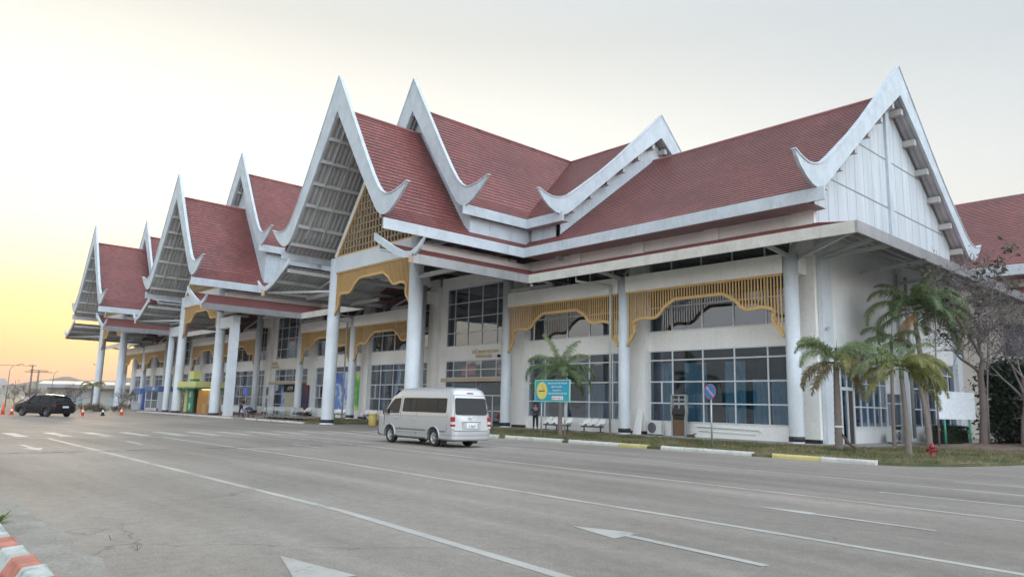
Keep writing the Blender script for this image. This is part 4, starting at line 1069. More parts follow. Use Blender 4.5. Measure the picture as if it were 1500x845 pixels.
for s in (-1, 1):
    w = side_panel('window', rrect(.42, 3.46, 1.30, 1.86, .07), s, M_VGL, .012)
    for x in (1.05, 1.55, 2.52, 2.95):
        make('window_bar', MB().beam(vshear(V((x, s*(ys(1.33)+.016), 1.33))), vshear(V((x, s*(ys(1.84)+.016), 1.84))), .022, .012, up=(0,1,0)), M_TRIM, w, local=True)
    d = side_panel('window', [(3.68,1.24),(4.62,1.20),(4.70,1.26),(4.28,1.72),(4.12,1.82),(3.74,1.85),(3.68,1.80)], s, M_VGL, .012)
    for P in ([(3.58,.48),(3.56,1.2),(3.60,1.95)], [(2.42,.42),(2.42,1.25)], [(.36,.62),(.36,1.25)], [(4.78,.72),(4.8,1.15)]):
        m = MB()
        for a, b in zip(P, P[1:]): m.beam((a[0], s*(.942 if a[1] < 1.05 else ys(a[1])+.003), a[1]), (b[0], s*(.942 if b[1] < 1.05 else ys(b[1])+.003), b[1]), .012, .008, up=(0,1,0))
        make('door_seam', m, M_SEAM, van, local=True)
    make('side_moulding', MB().beam((1.72, s*.945, .60), (3.86, s*.945, .60), .022, .07).beam((.42, s*.945, .60), (.78, s*.945, .60), .022, .05), plain('dark_grey_moulding', (.16,.16,.165), .35, .3), van, local=True)
    make('side_rail', MB().beam((1.72, s*.947, .545), (3.86, s*.947, .545), .03, .05), M_VAN, van, local=True)
    make('body_crease', MB().beam((.4, s*.938, 1.16), (4.7, s*.938, 1.14), .01, .02), M_VAN, van, local=True)
    for x, z in ((3.72, 1.03), (2.5, 1.0)):
        h = make('door_handle', MB().tube([(x-.02, s*.95, z), (x, s*.975, z), (x+.17, s*.975, z), (x+.19, s*.95, z)], .016, 8), M_CHR, van, local=True)
    m = MB().box(4.50, 4.62, *sorted((s*.96, s*1.14)), 1.16, 1.40); mo = make('mirror', m, M_TRIM, van, bevel=.04, local=True)
    make('mirror_glass', MB().box(4.485, 4.498, *sorted((s*.98, s*1.12)), 1.19, 1.37), M_CHR, mo, local=True); make('mirror_arm', MB().beam((4.6, s*.88, 1.2), (4.58, s*1.0, 1.22), .05, .05), M_TRIM, mo, local=True)
    # tail lamp clusters wrap round the corner
    tl = make('tail_light', MB().box(-.012, .13, *sorted((s*.80, s*.945)), .98, 1.16), M_RED, van, bevel=.02, local=True)
    make('lens', MB().box(-.014, .125, *sorted((s*.80, s*.944)), .885, .978), M_CLR, tl, local=True); make('lens', MB().box(-.012, .12, *sorted((s*.80, s*.944)), .80, .883), M_RED, tl, local=True)
    make('lens', MB().box(-.010, .115, *sorted((s*.80, s*.943)), .72, .798), M_CLR, tl, local=True)
    make('mud_flap', MB().box(.72, .74, *sorted((s*.62, s*.9)), .12, .42), M_TRIM, van, local=True)
    make('headlight', MB().box(5.12, 5.30, *sorted((s*.58, s*.86)), .78, .98), M_CLR, van, bevel=.03, local=True)
    make('fuel_flap' if s > 0 else 'side_flap', MB().box(3.30, 3.46, *sorted((s*.938, s*.9445)), .72, .90), M_VAN, van, bevel=.004, local=True)
def rearpt(y, z, o=.012): return vshear(V((-o, y, z)))
m = MB(); P = rrect(-.78, .78, 1.245, 1.88, .10, 5); m.prism(P, lambda p: rearpt(p[0]*(1-.06*max(0, p[1]-1.25)), p[1], .014), lambda p: rearpt(p[0], p[1], -.03))
rw = make('window', m, M_VGL, van, local=True)
m = MB(); 
for a, b in (((-.84,1.2),(-.84,.64)),((.84,1.2),(.84,.64)),((-.84,.64),(.84,.64)),((-.80,1.98),(.80,1.98)),((-.84,1.2),(-.80,1.98)),((.84,1.2),(.80,1.98))): m.beam(rearpt(*a, .003), rearpt(*b, .003), .012, .012)
make('tailgate_seam', m, M_SEAM, van, local=True)
make('brake_light', MB().box(.150, .185, -.16, .16, 2.04, 2.085), M_RED, van, local=True)
make('plate_garnish', MB().box(-.03, .01, -.42, .42, .965, 1.01), M_CHR, van, bevel=.008, local=True)
pl = make('number_plate', MB().box(-.030, -.012, -.26, .26, .735, .945), plain('plate_white', (.66,.67,.64), .5), van, local=True)
make('plate_recess', MB().box(-.011, .005, -.44, .44, .70, .962), M_VAN, van, local=True)
RB = Matrix.Rotation(R(90), 4, 'X')
def ctext(s, size, mat, parent, M, name='lettering'):
    cu = bpy.data.curves.new(name, 'FONT'); cu.body = s; cu.size = size; cu.extrude = .003; cu.align_x = 'CENTER'; cu.align_y = 'CENTER'; cu.resolution_u = 3
    o = bpy.data.objects.new(name, cu); COL.objects.link(o); dg = bpy.context.evaluated_depsgraph_get(); dg.update()
    me = bpy.data.meshes.new_from_object(o.evaluated_get(dg)); bpy.data.objects.remove(o); me.transform(M); me.materials.clear(); me.materials.append(mat)
    o = bpy.data.objects.new(name, me); COL.objects.link(o); o.parent = parent; return o
ctext('1 869', .15, plain('plate_blue_ink', (.10,.12,.22), .6), pl, Matrix.Translation((-.032, 0, .80)) @ Matrix.Rotation(R(-90), 4, 'Z') @ RB)
el = MB()
for rx, rz_ in ((.085,.055), (.03,.052), (.055,.022)):
    el.tube([(-.03, rx*math.cos(t), 1.115+(.018 if rx == .055 else 0)+rz_*math.sin(t)) for t in [2*math.pi*k/20 for k in range(21)]], .008, 6)
make('emblem', el, M_CHR, van, local=True)
bm_ = MB(); PR = [(.0,.33),(-.09,.36),(-.10,.60),(-.07,.63),(.0,.64)]
out = [(.75,.945),(.25,.95),(.02,.93),(-.06,.86),(-.09,.70),(-.10,.35),(-.10,0)]
cv = out+[(x, -y) for x, y in out[-2::-1]]
for (xa, ya), (xb, yb2) in zip(cv, cv[1:]):
    bm_.quad((xa, ya, .33), (xb, yb2, .33), (xb, yb2, .61), (xa, ya, .61), smooth=True); bm_.quad((xa, ya, .61), (xb, yb2, .61), (max(xb, .0)+.03, yb2*.96, .64), (max(xa, .0)+.03, ya*.96, .64)); bm_.quad((xa, ya, .33), (xb, yb2, .33), (xb+.06, yb2*.93, .27), (xa+.06, ya*.93, .27))
make('rear_bumper', bm_, M_VAN, van, local=True)
make('bumper_line', MB().tube([(x-.004, y, .47) for x, y in cv], .008, 5), plain('dark_grey_moulding', (.1,.1,.1), .5), van, local=True)
make('windshield', MB().quad((4.06, -.72, 2.155), (4.06, .72, 2.155), (4.96, .74, 1.335), (4.96, -.74, 1.335)).move((.03, 0, .03)), M_VGL, van, local=True)
make('front_bumper', MB().box(5.02, 5.42, -.86, .86, .28, .60), M_TRIM, van, bevel=.08, local=True)
make('roof_ridge', MB().beam((.45, .62, 2.285), (3.7, .62, 2.285), .03, .012).beam((.45, -.62, 2.285), (3.7, -.62, 2.285), .03, .012).beam((.45, .80, 2.20), (3.9, .80, 2.19), .012, .03), M_VAN, van, local=True)

# --- dark SUV at the far left
M_SUV = plain('near_black_paint', (.010,.011,.014), .3, 0, coat=.12, var=.1); M_SUV.node_tree.nodes['Principled BSDF'].inputs['IOR'].default_value = 1.28
suv = thing('suv_car', 'black compact SUV parked facing away near the orange cones at the far left', 'car', (-64.6, 12.75, 0), rz=R(206))
def rings(x, zr, w, wr, zb):
    c = min(.97, zr-.02)
    return [(0, zb), (w-.10, zb), (w-.01, zb+.1), (w, min(.6, zr-.1)), (w-.01, min(.85, zr-.05)), (w-.05, c), (wr+.04, (zr+c)/2+.03) if zr > 1.1 else (w-.08, zr-.012), (wr, zr-.09) if zr > 1.1 else (w-.12, zr-.008), (wr-.1, zr-.03) if zr > 1.1 else (w-.2, zr-.004), (0, zr)]
sts = [(0,.92,.80,.6,.42),(.05,1.02,.88,.62,.34),(.14,1.14,.91,.64,.28),(.30,1.34,.92,.64,.26),(.50,1.52,.925,.65,.24),(.75,1.60,.93,.66,.22),(1.3,1.67,.93,.67,.22),(2.1,1.69,.93,.67,.22),(2.6,1.64,.93,.66,.22),(3.0,1.44,.93,.66,.22),(3.4,1.17,.93,.70,.22),(3.6,1.06,.92,.72,.22),(4.1,.98,.91,.72,.24),(4.4,.90,.87,.7,.27),(4.54,.74,.80,.65,.32)]
sb_ = car_body(sts, rings, 'body', M_SUV, suv)
cut(sb_, [MB().lathe([(.40, 0), (.40, .5)], (x, y0, .36), 28, axis='Y') for x in (.86, 3.58) for y0 in (.62, -1.12)])
for x in (.86, 3.58):
    for s in (-1, 1): wheel(suv, x, s*.80, .345, .2, s, 5, True)
for s in (-1, 1):
    for P in ([(.62,1.02),(.95,1.0),(1.85,1.0),(1.85,1.5),(1.2,1.52),(.86,1.46)], [(1.92,1.0),(2.75,1.0),(2.75,1.44),(2.6,1.5),(1.92,1.5)], [(2.82,1.0),(3.15,1.0),(2.95,1.25),(2.82,1.36)]):
        yy = lambda z: .885-(z-.97)*.36
        make('window', MB().prism(P, lambda p: (p[0], s*(yy(p[1])+.012), p[1]), lambda p: (p[0], s*(yy(p[1])-.05), p[1])), M_VGL, suv, local=True)
    m = make('mirror', MB().box(3.0, 3.14, *sorted((s*.92, s*1.08)), 1.0, 1.13), M_SUV, suv, bevel=.03, local=True)
    make('tail_light', MB().box(.0, .16, *sorted((s*.66, s*.9)), .82, .92), M_RED, suv, local=True)
    make('arch_trim', MB().tube([(3.58+.42*math.cos(t), s*.93, .36+.42*math.sin(t)) for t in [math.pi*k/14 for k in range(15)]], .03, 6).tube([(.86+.42*math.cos(t), s*.925, .36+.42*math.sin(t)) for t in [math.pi*k/14 for k in range(15)]], .03, 6), M_TRIM, suv, local=True)
    make('door_handle', MB().box(2.3, 2.45, *sorted((s*.92, s*.95)), .86, .89).box(1.3, 1.45, *sorted((s*.92, s*.95)), .86, .89), M_SUV, suv, local=True)
make('window', MB().prism([(-.62,1.12),(.62,1.12),(.56,1.46),(-.56,1.46)], lambda p: (.12+(p[1]-1.1)*.86-.03, p[0], p[1]+.02), lambda p: (.16+(p[1]-1.1)*.86+.05, p[0], p[1]-.02)), M_VGL, suv, local=True)
make('roof_spoiler', MB().box(.34, .72, -.6, .6, 1.56, 1.61), M_SUV, suv, bevel=.02, local=True)
make('number_plate', MB().box(-.02, .0, -.24, .24, .68, .82), plain('plate_white', (.66,.67,.64), .5), suv, local=True)
make('windshield', MB().quad((2.76, -.6, 1.585), (2.76, .6, 1.585), (3.42, .66, 1.16), (3.42, -.66, 1.16)).move((.02, 0, .02)), M_VGL, suv, local=True)

# ================================================================== SMALL THINGS
# traffic cones
M_CONE = plain('orange_cone_plastic', (.75,.10,.03), .45); M_CW = plain('white_sleeve', (.75,.74,.72), .5)
def cone(x, y, label, mat=M_CONE, h=.72, first=None, tilt=0):
    t = thing('traffic_cone', label, 'traffic cone', (x, y, 0), 'cones along the far kerb')
    make('base', MB().box(-.19, .19, -.19, .19, 0, .04), mat, t, local=True); c = make('cone_body', MB().lathe([(.14, .04), (.035, h)], (0,0,0), 16), mat, t, local=True)
    make('reflective_sleeve', MB().lathe([(.107, .28), (.078, .46)], (0,0,0), 16), M_CW, c, local=True)
    t.rotation_euler.y = tilt; return t
cone(-69.5, 15.0, 'orange and white traffic cone just behind the black SUV')
cone(-70.5, 16.75, 'small black cone between two orange ones near the far column', M_BLACK, .55)
cone(-73.0, 18.85, 'orange cone between the bases of the two farthest columns')
cone(-70.2, 10.15, 'orange cone with white sleeve in front of the SUV, the left-hand one standing alone')
cone(-71.2, 9.7, 'thin orange marker cone at the left edge of the picture', h=.95)

# no-parking signs
def npmat():
    pass
M_BLUE = plain('sign_blue', (.03,.18,.40), .4); M_SRED = plain('sign_red', (.55,.03,.04), .4); M_POLE = plain('galvanised_pole', (.36,.37,.38), .45, .5)
def no_parking(x, y, z0, label, hc, r=.33, plate=False, rz=0):
    t = thing('no_parking_sign', label, 'road sign', (x, y, z0), rz=rz)
    make('pole', MB().tube([(0,0,0), (0,0,hc-r*.6)], .038, 12).tube([(0,.03,hc-r*.7),(0,.03,hc+r*.5)], .03, 8), M_POLE, t, local=True)
    d = make('sign_disc', MB().lathe([(r, -.012), (r, .012)], (0, -.05, hc), 36, axis='Y'), M_BLUE, t, local=True)
    m = MB(); 
    for k in range(36):
        a, b = 2*math.pi*k/36, 2*math.pi*(k+1)/36; f = lambda q, rr: (rr*math.cos(q), -.068, hc+rr*math.sin(q))
        m.quad(f(a, r*.92), f(b, r*.92), f(b, r*.995), f(a, r*.995))
    make('red_ring', m, M_SRED, d, local=True)
    make('red_slash', MB().beam((-r*.6, -.07, hc+r*.6), (r*.6, -.07, hc-r*.6), .035, .006, up=(0,1,0)), M_SRED, d, local=True)
    make('white_edge', MB().beam((-r*.58, -.066, hc+r*.58), (r*.58, -.066, hc-r*.58), .07, .004, up=(0,1,0)), M_CW, d, local=True)
    if plate:
        p = make('plate', MB().box(-.27, .27, -.07, -.045, 1.0, 1.75), plain('violet_blue_plate', (.10,.12,.42), .4), t, local=True)
        make('pictogram', MB().box(-.16, -.02, -.076, -.07, 1.15, 1.6).box(.03, .07, -.076, -.07, 1.2, 1.6).box(.12, .16, -.076, -.07, 1.2, 1.6), M_CW, p, local=True)
    return t
no_parking(-17.23, 27.0, .07, 'blue and red no-parking sign on a pole in the grass before the near window bay', 2.35, rz=R(-12))
no_parking(-57.95, 25.75, .07, 'blue no-parking sign with a violet plate under it beside the row of luggage trolleys', 2.30, .36, True, rz=R(-40))

# turquoise notice board on two posts
t = thing('notice_board', 'turquoise notice board with round yellow emblem on two posts before the bushy palm', 'sign', (-26.6, 27.3, .07))
make('post', MB().tube([(-27.55, 27.2, .07), (-27.55, 27.2, 2.2)], .035, 10), M_POLE, t); make('post', MB().tube([(-25.85, 27.2, .07), (-25.85, 27.2, 2.2)], .035, 10), M_POLE, t)
bm2, nt, ns, lk, bs = node_mat('turquoise_print'); v = coords(nt, (.5,1,1)); a = ramp(nt, noisen(nt, v, .9, 2), ((.35, (.02,.34,.34)), (.6, (.01,.26,.42)))); lk.new(a.outputs[0], bs.inputs['Base Color']); bs.inputs['Roughness'].default_value = .4
bx0, bx1, bz0, bz1 = -27.95, -25.5, 1.93, 2.98
b = make('board', MB().box(bx0, bx1, 27.12, 27.16, bz0, bz1), bm2, t)
make('board_edge', MB().box(bx0, bx1, 27.11, 27.17, bz1, bz1+.04).box(bx0, bx1, 27.11, 27.17, bz0-.04, bz0).box(bx0-.04, bx0, 27.11, 27.17, bz0-.04, bz1+.04).box(bx1, bx1+.04, 27.11, 27.17, bz0-.04, bz1+.04), plain('pale_green_edge', (.30,.55,.42), .4), b)
f = lambda cx, cz, rx, rz_, y: [(cx+rx*math.cos(k*math.pi/16), y, cz+rz_*math.sin(k*math.pi/16)) for k in range(32)]
em = make('emblem', MB().poly(f(-27.45, 2.46, .37, .42, 27.115)), plain('emblem_yellow', (.62,.52,.12), .5), b)
make('emblem_ring', MB().poly(f(-27.45, 2.46, .40, .45, 27.1175)), plain('pale_yellow_green', (.50,.60,.20), .5), b)
make('emblem_figure', MB().box(-27.68, -27.42, 27.105, 27.113, 2.42, 2.47).box(-27.39, -27.25, 27.105, 27.113, 2.42, 2.47), M_BLACK, b)
sm = MB()
for k in range(9): 
    aa = k*.5; sm.beam((-27.40+.05*math.sin(aa), 27.108, 2.50+k*.03), (-27.40+.05*math.sin(aa+.5), 27.108, 2.53+k*.03), .02, .006, up=(0,1,0))
make('emblem_smoke', sm, plain('brown_orange_ink', (.45,.16,.04), .5), b)
tx = MB(); W5 = [['k','a','n','o'],['s','o','d'],['y','kh','a'],['ph','n','a','s','o'],['d','k','n']]
rr = random.Random(5)
def line(y0, xa, xb, h):
    x = xa
    while x < xb-h:
        w = rr.choice(W5)
        for g_ in w:
            if x > xb-h*.6: break
            for st in GL[g_]:
                P = [(x+px*h*.9, 27.112, y0+pz*h) for px, pz in st]
                for p, q in zip(P, P[1:]): tx.beam(p, q, .014, .006, up=(0,1,0))
            x += h*.8
        x += h*.35
line(2.80, -27.0, -25.6, .085); line(2.62, -26.75, -25.95, .085); line(2.44, -26.65, -26.0, .085); line(2.28, -26.98, -25.6, .085)
make('lettering', tx, M_CW, b)
pb = make('white_panel', MB().box(-26.72, -25.92, 27.108, 27.119, 2.0, 2.18), M_CW, b); tx = MB(); line(2.04, -26.68, -25.95, .10); tx.move((0,-.008,0)); make('lettering', tx, M_SRED, pb)

# moulded white seats on a beam
M_SEAT = paint('white_moulded_seat', (.82,.81,.78), .45, .3, scale=1.5, streak=False)
def bench(n, loc, rz, label, group='rows of white moulded seats along the walkway'):
    t = thing('waiting_bench', label, 'bench', loc, group, rz)
    W = .62; L = n*W
    make('beam', MB().box(-L/2, L/2, -.05, .05, .30, .36), M_TRIM, t, local=True)
    for x in ([-L/2+.25, L/2-.25] if n < 4 else [-L/2+.25, 0, L/2-.25]):
        make('leg', MB().box(x-.03, x+.03, -.03, .03, .04, .30).box(x-.035, x+.035, -.28, .28, 0, .045), M_TRIM, t, local=True)
    prof = [(-.24,.39),(-.21,.43),(-.10,.41),(.05,.40),(.15,.43),(.21,.52),(.25,.66),(.29,.78),(.33,.82)]
    for i in range(n):
        cx = -L/2+W*(i+.5); mb = MB(); ns_ = 8; smb = mb
        for y, z in prof:
            for k in range(ns_+1):
                u = 2*k/ns_-1; mb.v.append((cx+.27*u*(1-.10*(z > .7)), y*1.15-.05*(z > .5)*abs(u)**2, z*1.05+.13*abs(u)**3*(1 if z < .5 else .2)-(0 if z < .75 else .07*u*u)))
        for a in range(len(prof)-1):
            for k in range(ns_): mb.sm.add(len(mb.f)); q = a*(ns_+1)+k; mb.f.append((q, q+1, q+ns_+2, q+ns_+1))
        s = make('seat', mb, M_SEAT, t, local=True); m = s.modifiers.new('s', 'SOLIDIFY'); m.thickness = .06
    return t
# the benches face the walkway; seats seen from behind and the side
bench(4, (-34.0, 35.0, .14), 0, 'white four-seat moulded bench behind the turquoise notice board'); 
bench(3, (-30.9, 35.0, .14), 0, 'white three-seat moulded bench ending at the downpipe column')
GB = 'rows of white moulded seats along the walkway'
for n, x, lab in ((3, -54.6, 'white three-seat bench between the gate column and the poster column'), (3, -57.6, 'white three-seat bench in front of the green poster'), (3, -63.0, 'white three-seat bench left of the poster window beside the trolleys'), (3, -51.6, 'white three-seat bench nearest the yellow litter bin'), (2, -69.6, 'white two-seat bench by the middle porch entrance'), (2, -84.5, 'white two-seat bench behind the yellow and green kiosk')):
    bench(n, (x, 35.1, .14), 0, lab)

# air-conditioner outdoor units
def ac(loc, rz, label, fans=1, w=.86, h=.62):
    t = thing('air_conditioner', label, 'air conditioner', loc, rz=rz); d = .32
    make('casing', MB().box(-w/2, w/2, -d/2, d/2, .06, h), paint('ac_casing', (.62,.62,.59), .45, .25, scale=2, streak=False), t, bevel=.012, local=True)
    for k in range(fans):
        cx = -w*.14 if fans == 1 else (-w*.23+k*w*.46); r = h*.38 if fans == 1 else h*.36
        g = make('fan_grille', MB().lathe([(r, -d/2-.012), (r*.98, -d/2-.014)], (cx, 0, h*.54), 28, axis='Y'), plain('dark_fan', (.05,.05,.055), .6), t, local=True)
        m = MB()
        for rr_ in (.25,.5,.75,1): m.tube([(cx+r*rr_*math.cos(q), -d/2-.022, h*.54+r*rr_*math.sin(q)) for q in [2*math.pi*j/24 for j in range(25)]], .006, 5)
        make('grille_wire', m, M_STEEL, g, local=True)
    make('foot', MB().box(-w*.35, -w*.25, -d*.6, d*.6, 0, .06).box(w*.25, w*.35, -d*.6, d*.6, 0, .06), M_TRIM, t, local=True)
    make('side_grille', MB().box(w/2, w/2+.006, -d*.35, d*.35, .12, h*.8), M_STEEL, t, local=True)
ac((-26.6, 35.75, .14), 0, 'white air-conditioner unit with one fan, standing beside the leaning white board', w=.98, h=.80)
ac((-16.2, 43.6, .10), R(90), 'white air-conditioner unit with two fans outside the blue side windows', 2, 1.35, .72)
ac((-16.2, 49.3, .10), R(90), 'white air-conditioner unit with a round fan behind the palm stems', 1, 1.25, .95)

# free-standing service console with curved grey side frames
t = thing('information_stand', 'tall grey metal stand with a brown panel in front of the near window', 'stand', (-24.75, 35.5, .14))
fr = MB()
for s in (-1, 1):
    P = [(s*.44, 0), (s*.44, 1.05), (s*.50, 1.35), (s*.48, 1.6), (s*.46, 2.35)]
    for a, b in zip(P, P[1:]): fr.beam((a[0], 0, a[1]), (b[0], 0, b[1]), .07, .22, up=(0,1,0))
fr.box(-.46, .46, -.1, .1, 2.3, 2.37).box(-.44, .44, -.02, .02, 2.05, 2.11).box(-.44, .44, -.02, .02, 1.78, 1.84).box(-.03, .03, -.05, -.0, 1.5, 2.3).box(-.44, .44, -.1, .1, 0, .05)
make('frame', fr, paint('stand_grey', (.34,.35,.34), .45, .3, scale=2), t, local=True)
make('console_panel', MB().box(-.41, .41, -.03, .05, .9, 1.45).prism([(-.03,1.2),(-.16,1.25),(-.03,1.62)], lambda p: (-.41, p[0], p[1]), lambda p: (.41, p[0], p[1])), plain('dark_console', (.03,.025,.025), .3), t, local=True)
make('lower_panel', MB().box(-.36, .36, -.06, -.02, .08, .95), paint('brown_panel', (.15,.085,.045), .5, .3, scale=3), t, local=True); make('panel_surround', MB().box(-.42, .42, -.03, .03, .04, .99), plain('dark_surround', (.04,.03,.03), .5), t, local=True)
# leaning white board
t = make('leaning_board', MB().prism([(-.32,0),(.30,.0),(.34,1.25),(.0,1.6),(-.10,1.3)], lambda p: (p[0], 0, p[1]), lambda p: (p[0], .05, p[1])), M_WHITE, loc=(-27.7, 35.35, .14), local=True); t.rotation_euler.x = R(-8); tag(t, 'white board leaning on the wall pier to the left of the air conditioner', 'board')
t = make('debris_pile', MB().box(-.18, .15, -.1, .12, 0, .16).box(-.05, .26, -.2, .05, 0, .10).beam((-.2,-.1,.03), (.3,.1,.22), .05, .05), plain('brown_debris', (.10,.06,.05), .9), loc=(-24.0, 35.5, .14), local=True); tag(t, 'small brown heap of debris on the walkway to the right of the grey stand', 'debris')

# yellow litter bin
t = thing('litter_bin', 'yellow cylindrical litter bin beside the front of the silver minibus', 'bin', (-46.3, 28.6, .0))
MYB = paint('bin_yellow', (.50,.36,.10), .5, .4, scale=3)
make('bin_body', MB().lathe([(.28, 0), (.30, .05), (.30, .75), (.27, .8)], (0,0,0), 20), MYB, t, local=True); make('bin_rim', MB().lathe([(.31, .76), (.32, .82), (.26, .86)], (0,0,0), 20), MYB, t, local=True)

# fire hydrant
t = thing('fire_hydrant', 'dark red fire hydrant at the right in front of the palm stems', 'hydrant', (-10.0, 30.5, .09))
MH = plain('hydrant_red', (.22,.015,.02), .4)
make('barrel', MB().lathe([(.13, 0), (.13, .04), (.085, .06), (.085, .34), (.11, .36), (.11, .40), (.09, .44), (.05, .51), (.02, .53)], (0,0,0), 18), MH, t, local=True)
make('nozzle', MB().tube([(-.17,0,.27), (.17,0,.27)], .05, 12).tube([(0,-.16,.25), (0,0,.25)], .06, 12).tube([(-.2,0,.27), (-.17,0,.27)], .065, 12).tube([(.17,0,.27), (.2,0,.27)], .065, 12), MH, t, local=True)

# blank white billboard on green posts
t = thing('blank_billboard', 'blank white board on two green posts in front of the hedge', 'billboard', (-12.75, 43.0, .1))
A, B = V((-13.35, 41.6, 0)), V((-12.35, 44.35, 0)); n = (B-A).normalized()
make('board', MB().beam(A+V((0,0,2.2)), B+V((0,0,2.2)), .05, 1.42), plain('blank_white_board', (.72,.75,.80), .4), t)
MG = paint('green_post_paint', (.05,.30,.20), .5, .3, scale=3)
for k in (.22, .86): p = A.lerp(B, k); make('post', MB().tube([(p.x-.04, p.y, .1), (p.x-.04, p.y, 1.7)], .055, 10), MG, t)

# ---------------------------------------------------------------- palms
def frond(mb, base, az, el, L, droop, n=30, lw=.03, ll=.42, plume=.5, seed=0):
    r = random.Random(seed); d = V((math.cos(az), math.sin(az), 0)); P = []; e = el; p = V(base); st = L/14
    for i in range(15):
        P.append(p.copy()); p = p+(d*math.cos(e)+V((0,0,1))*math.sin(e))*st; e -= droop*st*(.4+1.4*i/14)
    side = V((-d.y, d.x, 0))
    mb.tube(P, [.022*(1-.8*i/14)+.004 for i in range(15)], 5)
    for k in range(n):
        t = .12+.88*k/n; f = t*14; i = min(13, int(f)); q = P[i].lerp(P[i+1], f-i); tg = (P[min(14,i+1)]-P[max(0,i-1)]).normalized(); up = side.cross(tg).normalized()
        l = ll*(math.sin(math.pi*min(1, .18+t*.80))**.7)*r.uniform(.8, 1.1)
        for s in (-1, 1):
            fan = r.uniform(-plume, plume)
            dr = (side*s*math.cos(fan)+up*math.sin(fan)*.8+tg*r.uniform(.35,.7)).normalized(); a = q; b = q+dr*l*.5+V((0,0,-.05*l)); c = q+dr*l*.9+V((0,0,-l*r.uniform(.25,.6)))
            wv = tg*lw*.5*r.uniform(.7, 1.1)
            mb.quad(a-wv*.6, a+wv*.6, b+wv, b-wv); mb.quad(b-wv, b+wv, c+wv*.15, c-wv*.15)
MTR = paint('palm_trunk_grey', (.20,.165,.145), .85, .35, (.08,.07,.06), 2.5, bmp=.5)
LG = leaf_mat('palm_leaf_green', (.13,.19,.07), (.26,.31,.15)); LY = leaf_mat('palm_leaf_yellowing', (.19,.21,.06), (.32,.30,.11)); LB = leaf_mat('palm_leaf_brown', (.17,.14,.07), (.30,.23,.12)); LO = leaf_mat('palm_leaf_orange', (.42,.20,.09), (.55,.30,.14)); LD = leaf_mat('palm_leaf_dark', (.09,.14,.06), (.18,.24,.11))
def palm(loc, label, h, r0, r1, fr, lean=(0,0), shaft=.5, spike=0, seed=1, name='palm_tree', mats=None, seglen=.14, fk=1.0):
    t = thing(name, label, 'palm tree', loc); N_ = int(h/seglen); P = []; rs = []
    for i in range(N_+1):
        k = i/N_; P.append(V((lean[0]*k*k, lean[1]*k*k, h*k-(.1 if i == 0 else 0)))); rs.append((r0*(1-k)+r1*k)*(1.06 if i % 2 else .97)*(1.25 if i == 0 else 1))
    make('trunk', MB().tube(P, rs, 12), MTR, t, local=True)
    top = P[-1]
    make('crownshaft', MB().tube([top-V((0,0,.02)), top+V((0,0,shaft*.4)), top+V((0,0,shaft))], [r1*1.15, r1*1.05, r1*.5], 10), plain('green_crownshaft', (.14,.19,.08), .5), t, local=True)
    g = {}
    rs_ = random.Random(seed)
    for j, (az, el, L, dr, m, ll, pl) in enumerate(fr):
        frond(g.setdefault(m, MB()), top+V((0,0,shaft*(.9 if el > .2 else .75))), R(az), R(el), L*fk, dr/fk, int(78*L*fk/1.6)+8, .033, ll*1.1, pl, seed*100+j)
    if spike: g.setdefault(0, MB()).tube([top, top+V((.08,0,shaft+spike*.6)), top+V((.05,.04,shaft+spike))], [.03,.016,.004], 5)
    for m, mb in g.items(): make('fronds', mb, (LG, LY, LB, LO, LD)[m], t, local=True)
    return t
# (azimuth, elevation, length, droop, leaf colour, leaflet length, plume); camera looks along azimuth ~138
palm((-14.2, 32.1, .08), 'short foxtail palm with drooping fronds between the corner column and the side door', 3.45, .17, .11,
     [(55,62,1.7,1.35,0,.40,.9),(85,50,1.7,1.25,0,.40,.9),(30,48,1.9,1.15,0,.42,.9),(225,55,1.7,1.3,0,.40,.9),(245,35,1.8,1.25,0,.40,.9),(200,65,1.5,1.3,1,.38,.9),(40,15,1.6,1.3,2,.40,.9),(70,0,1.5,1.2,2,.42,.9),(20,-5,1.7,1.1,2,.40,.9),(230,0,1.7,1.05,2,.36,.9),(255,-20,1.4,.8,2,.34,.9),(310,25,1.6,1.4,1,.38,.9),(350,10,1.6,1.3,2,.38,.9),(130,40,1.6,1.3,0,.40,.9),(235,-30,1.5,.7,2,.42,.9),(215,-10,1.6,1.0,2,.40,.9),(50,-35,1.6,.6,2,.42,.9),(30,30,1.9,1.1,0,.42,.9),(240,60,1.8,1.1,0,.42,.9)], (.0,.05), .45, .9, 2, fk=1.32)
palm((-11.0, 31.0, .08), 'young yellow-green palm with pale slim stem, to the left of the hydrant', 3.0, .12, .075,
     [(48,70,1.6,1.2,0,.36,.5),(60,45,1.9,1.2,1,.38,.5),(35,30,1.9,1.1,1,.40,.5),(228,62,1.7,1.3,0,.38,.5),(235,35,1.8,1.2,0,.40,.5),(215,10,1.6,1.1,1,.38,.5),(50,5,1.7,1.1,1,.40,.5),(85,20,1.6,1.2,1,.38,.5),(260,20,1.6,1.2,1,.36,.5),(320,40,1.5,1.4,1,.36,.5),(0,25,1.5,1.3,1,.38,.5),(140,50,1.5,1.3,0,.38,.5),(235,-10,1.9,.8,1,.42,.6),(45,-25,1.9,.6,1,.42,.6),(60,20,2.0,1.0,1,.42,.6),(222,25,2.0,1.0,0,.42,.6),(30,-5,1.8,.8,1,.42,.6)], (-.1,.0), .5, .3, 3, fk=1.2)
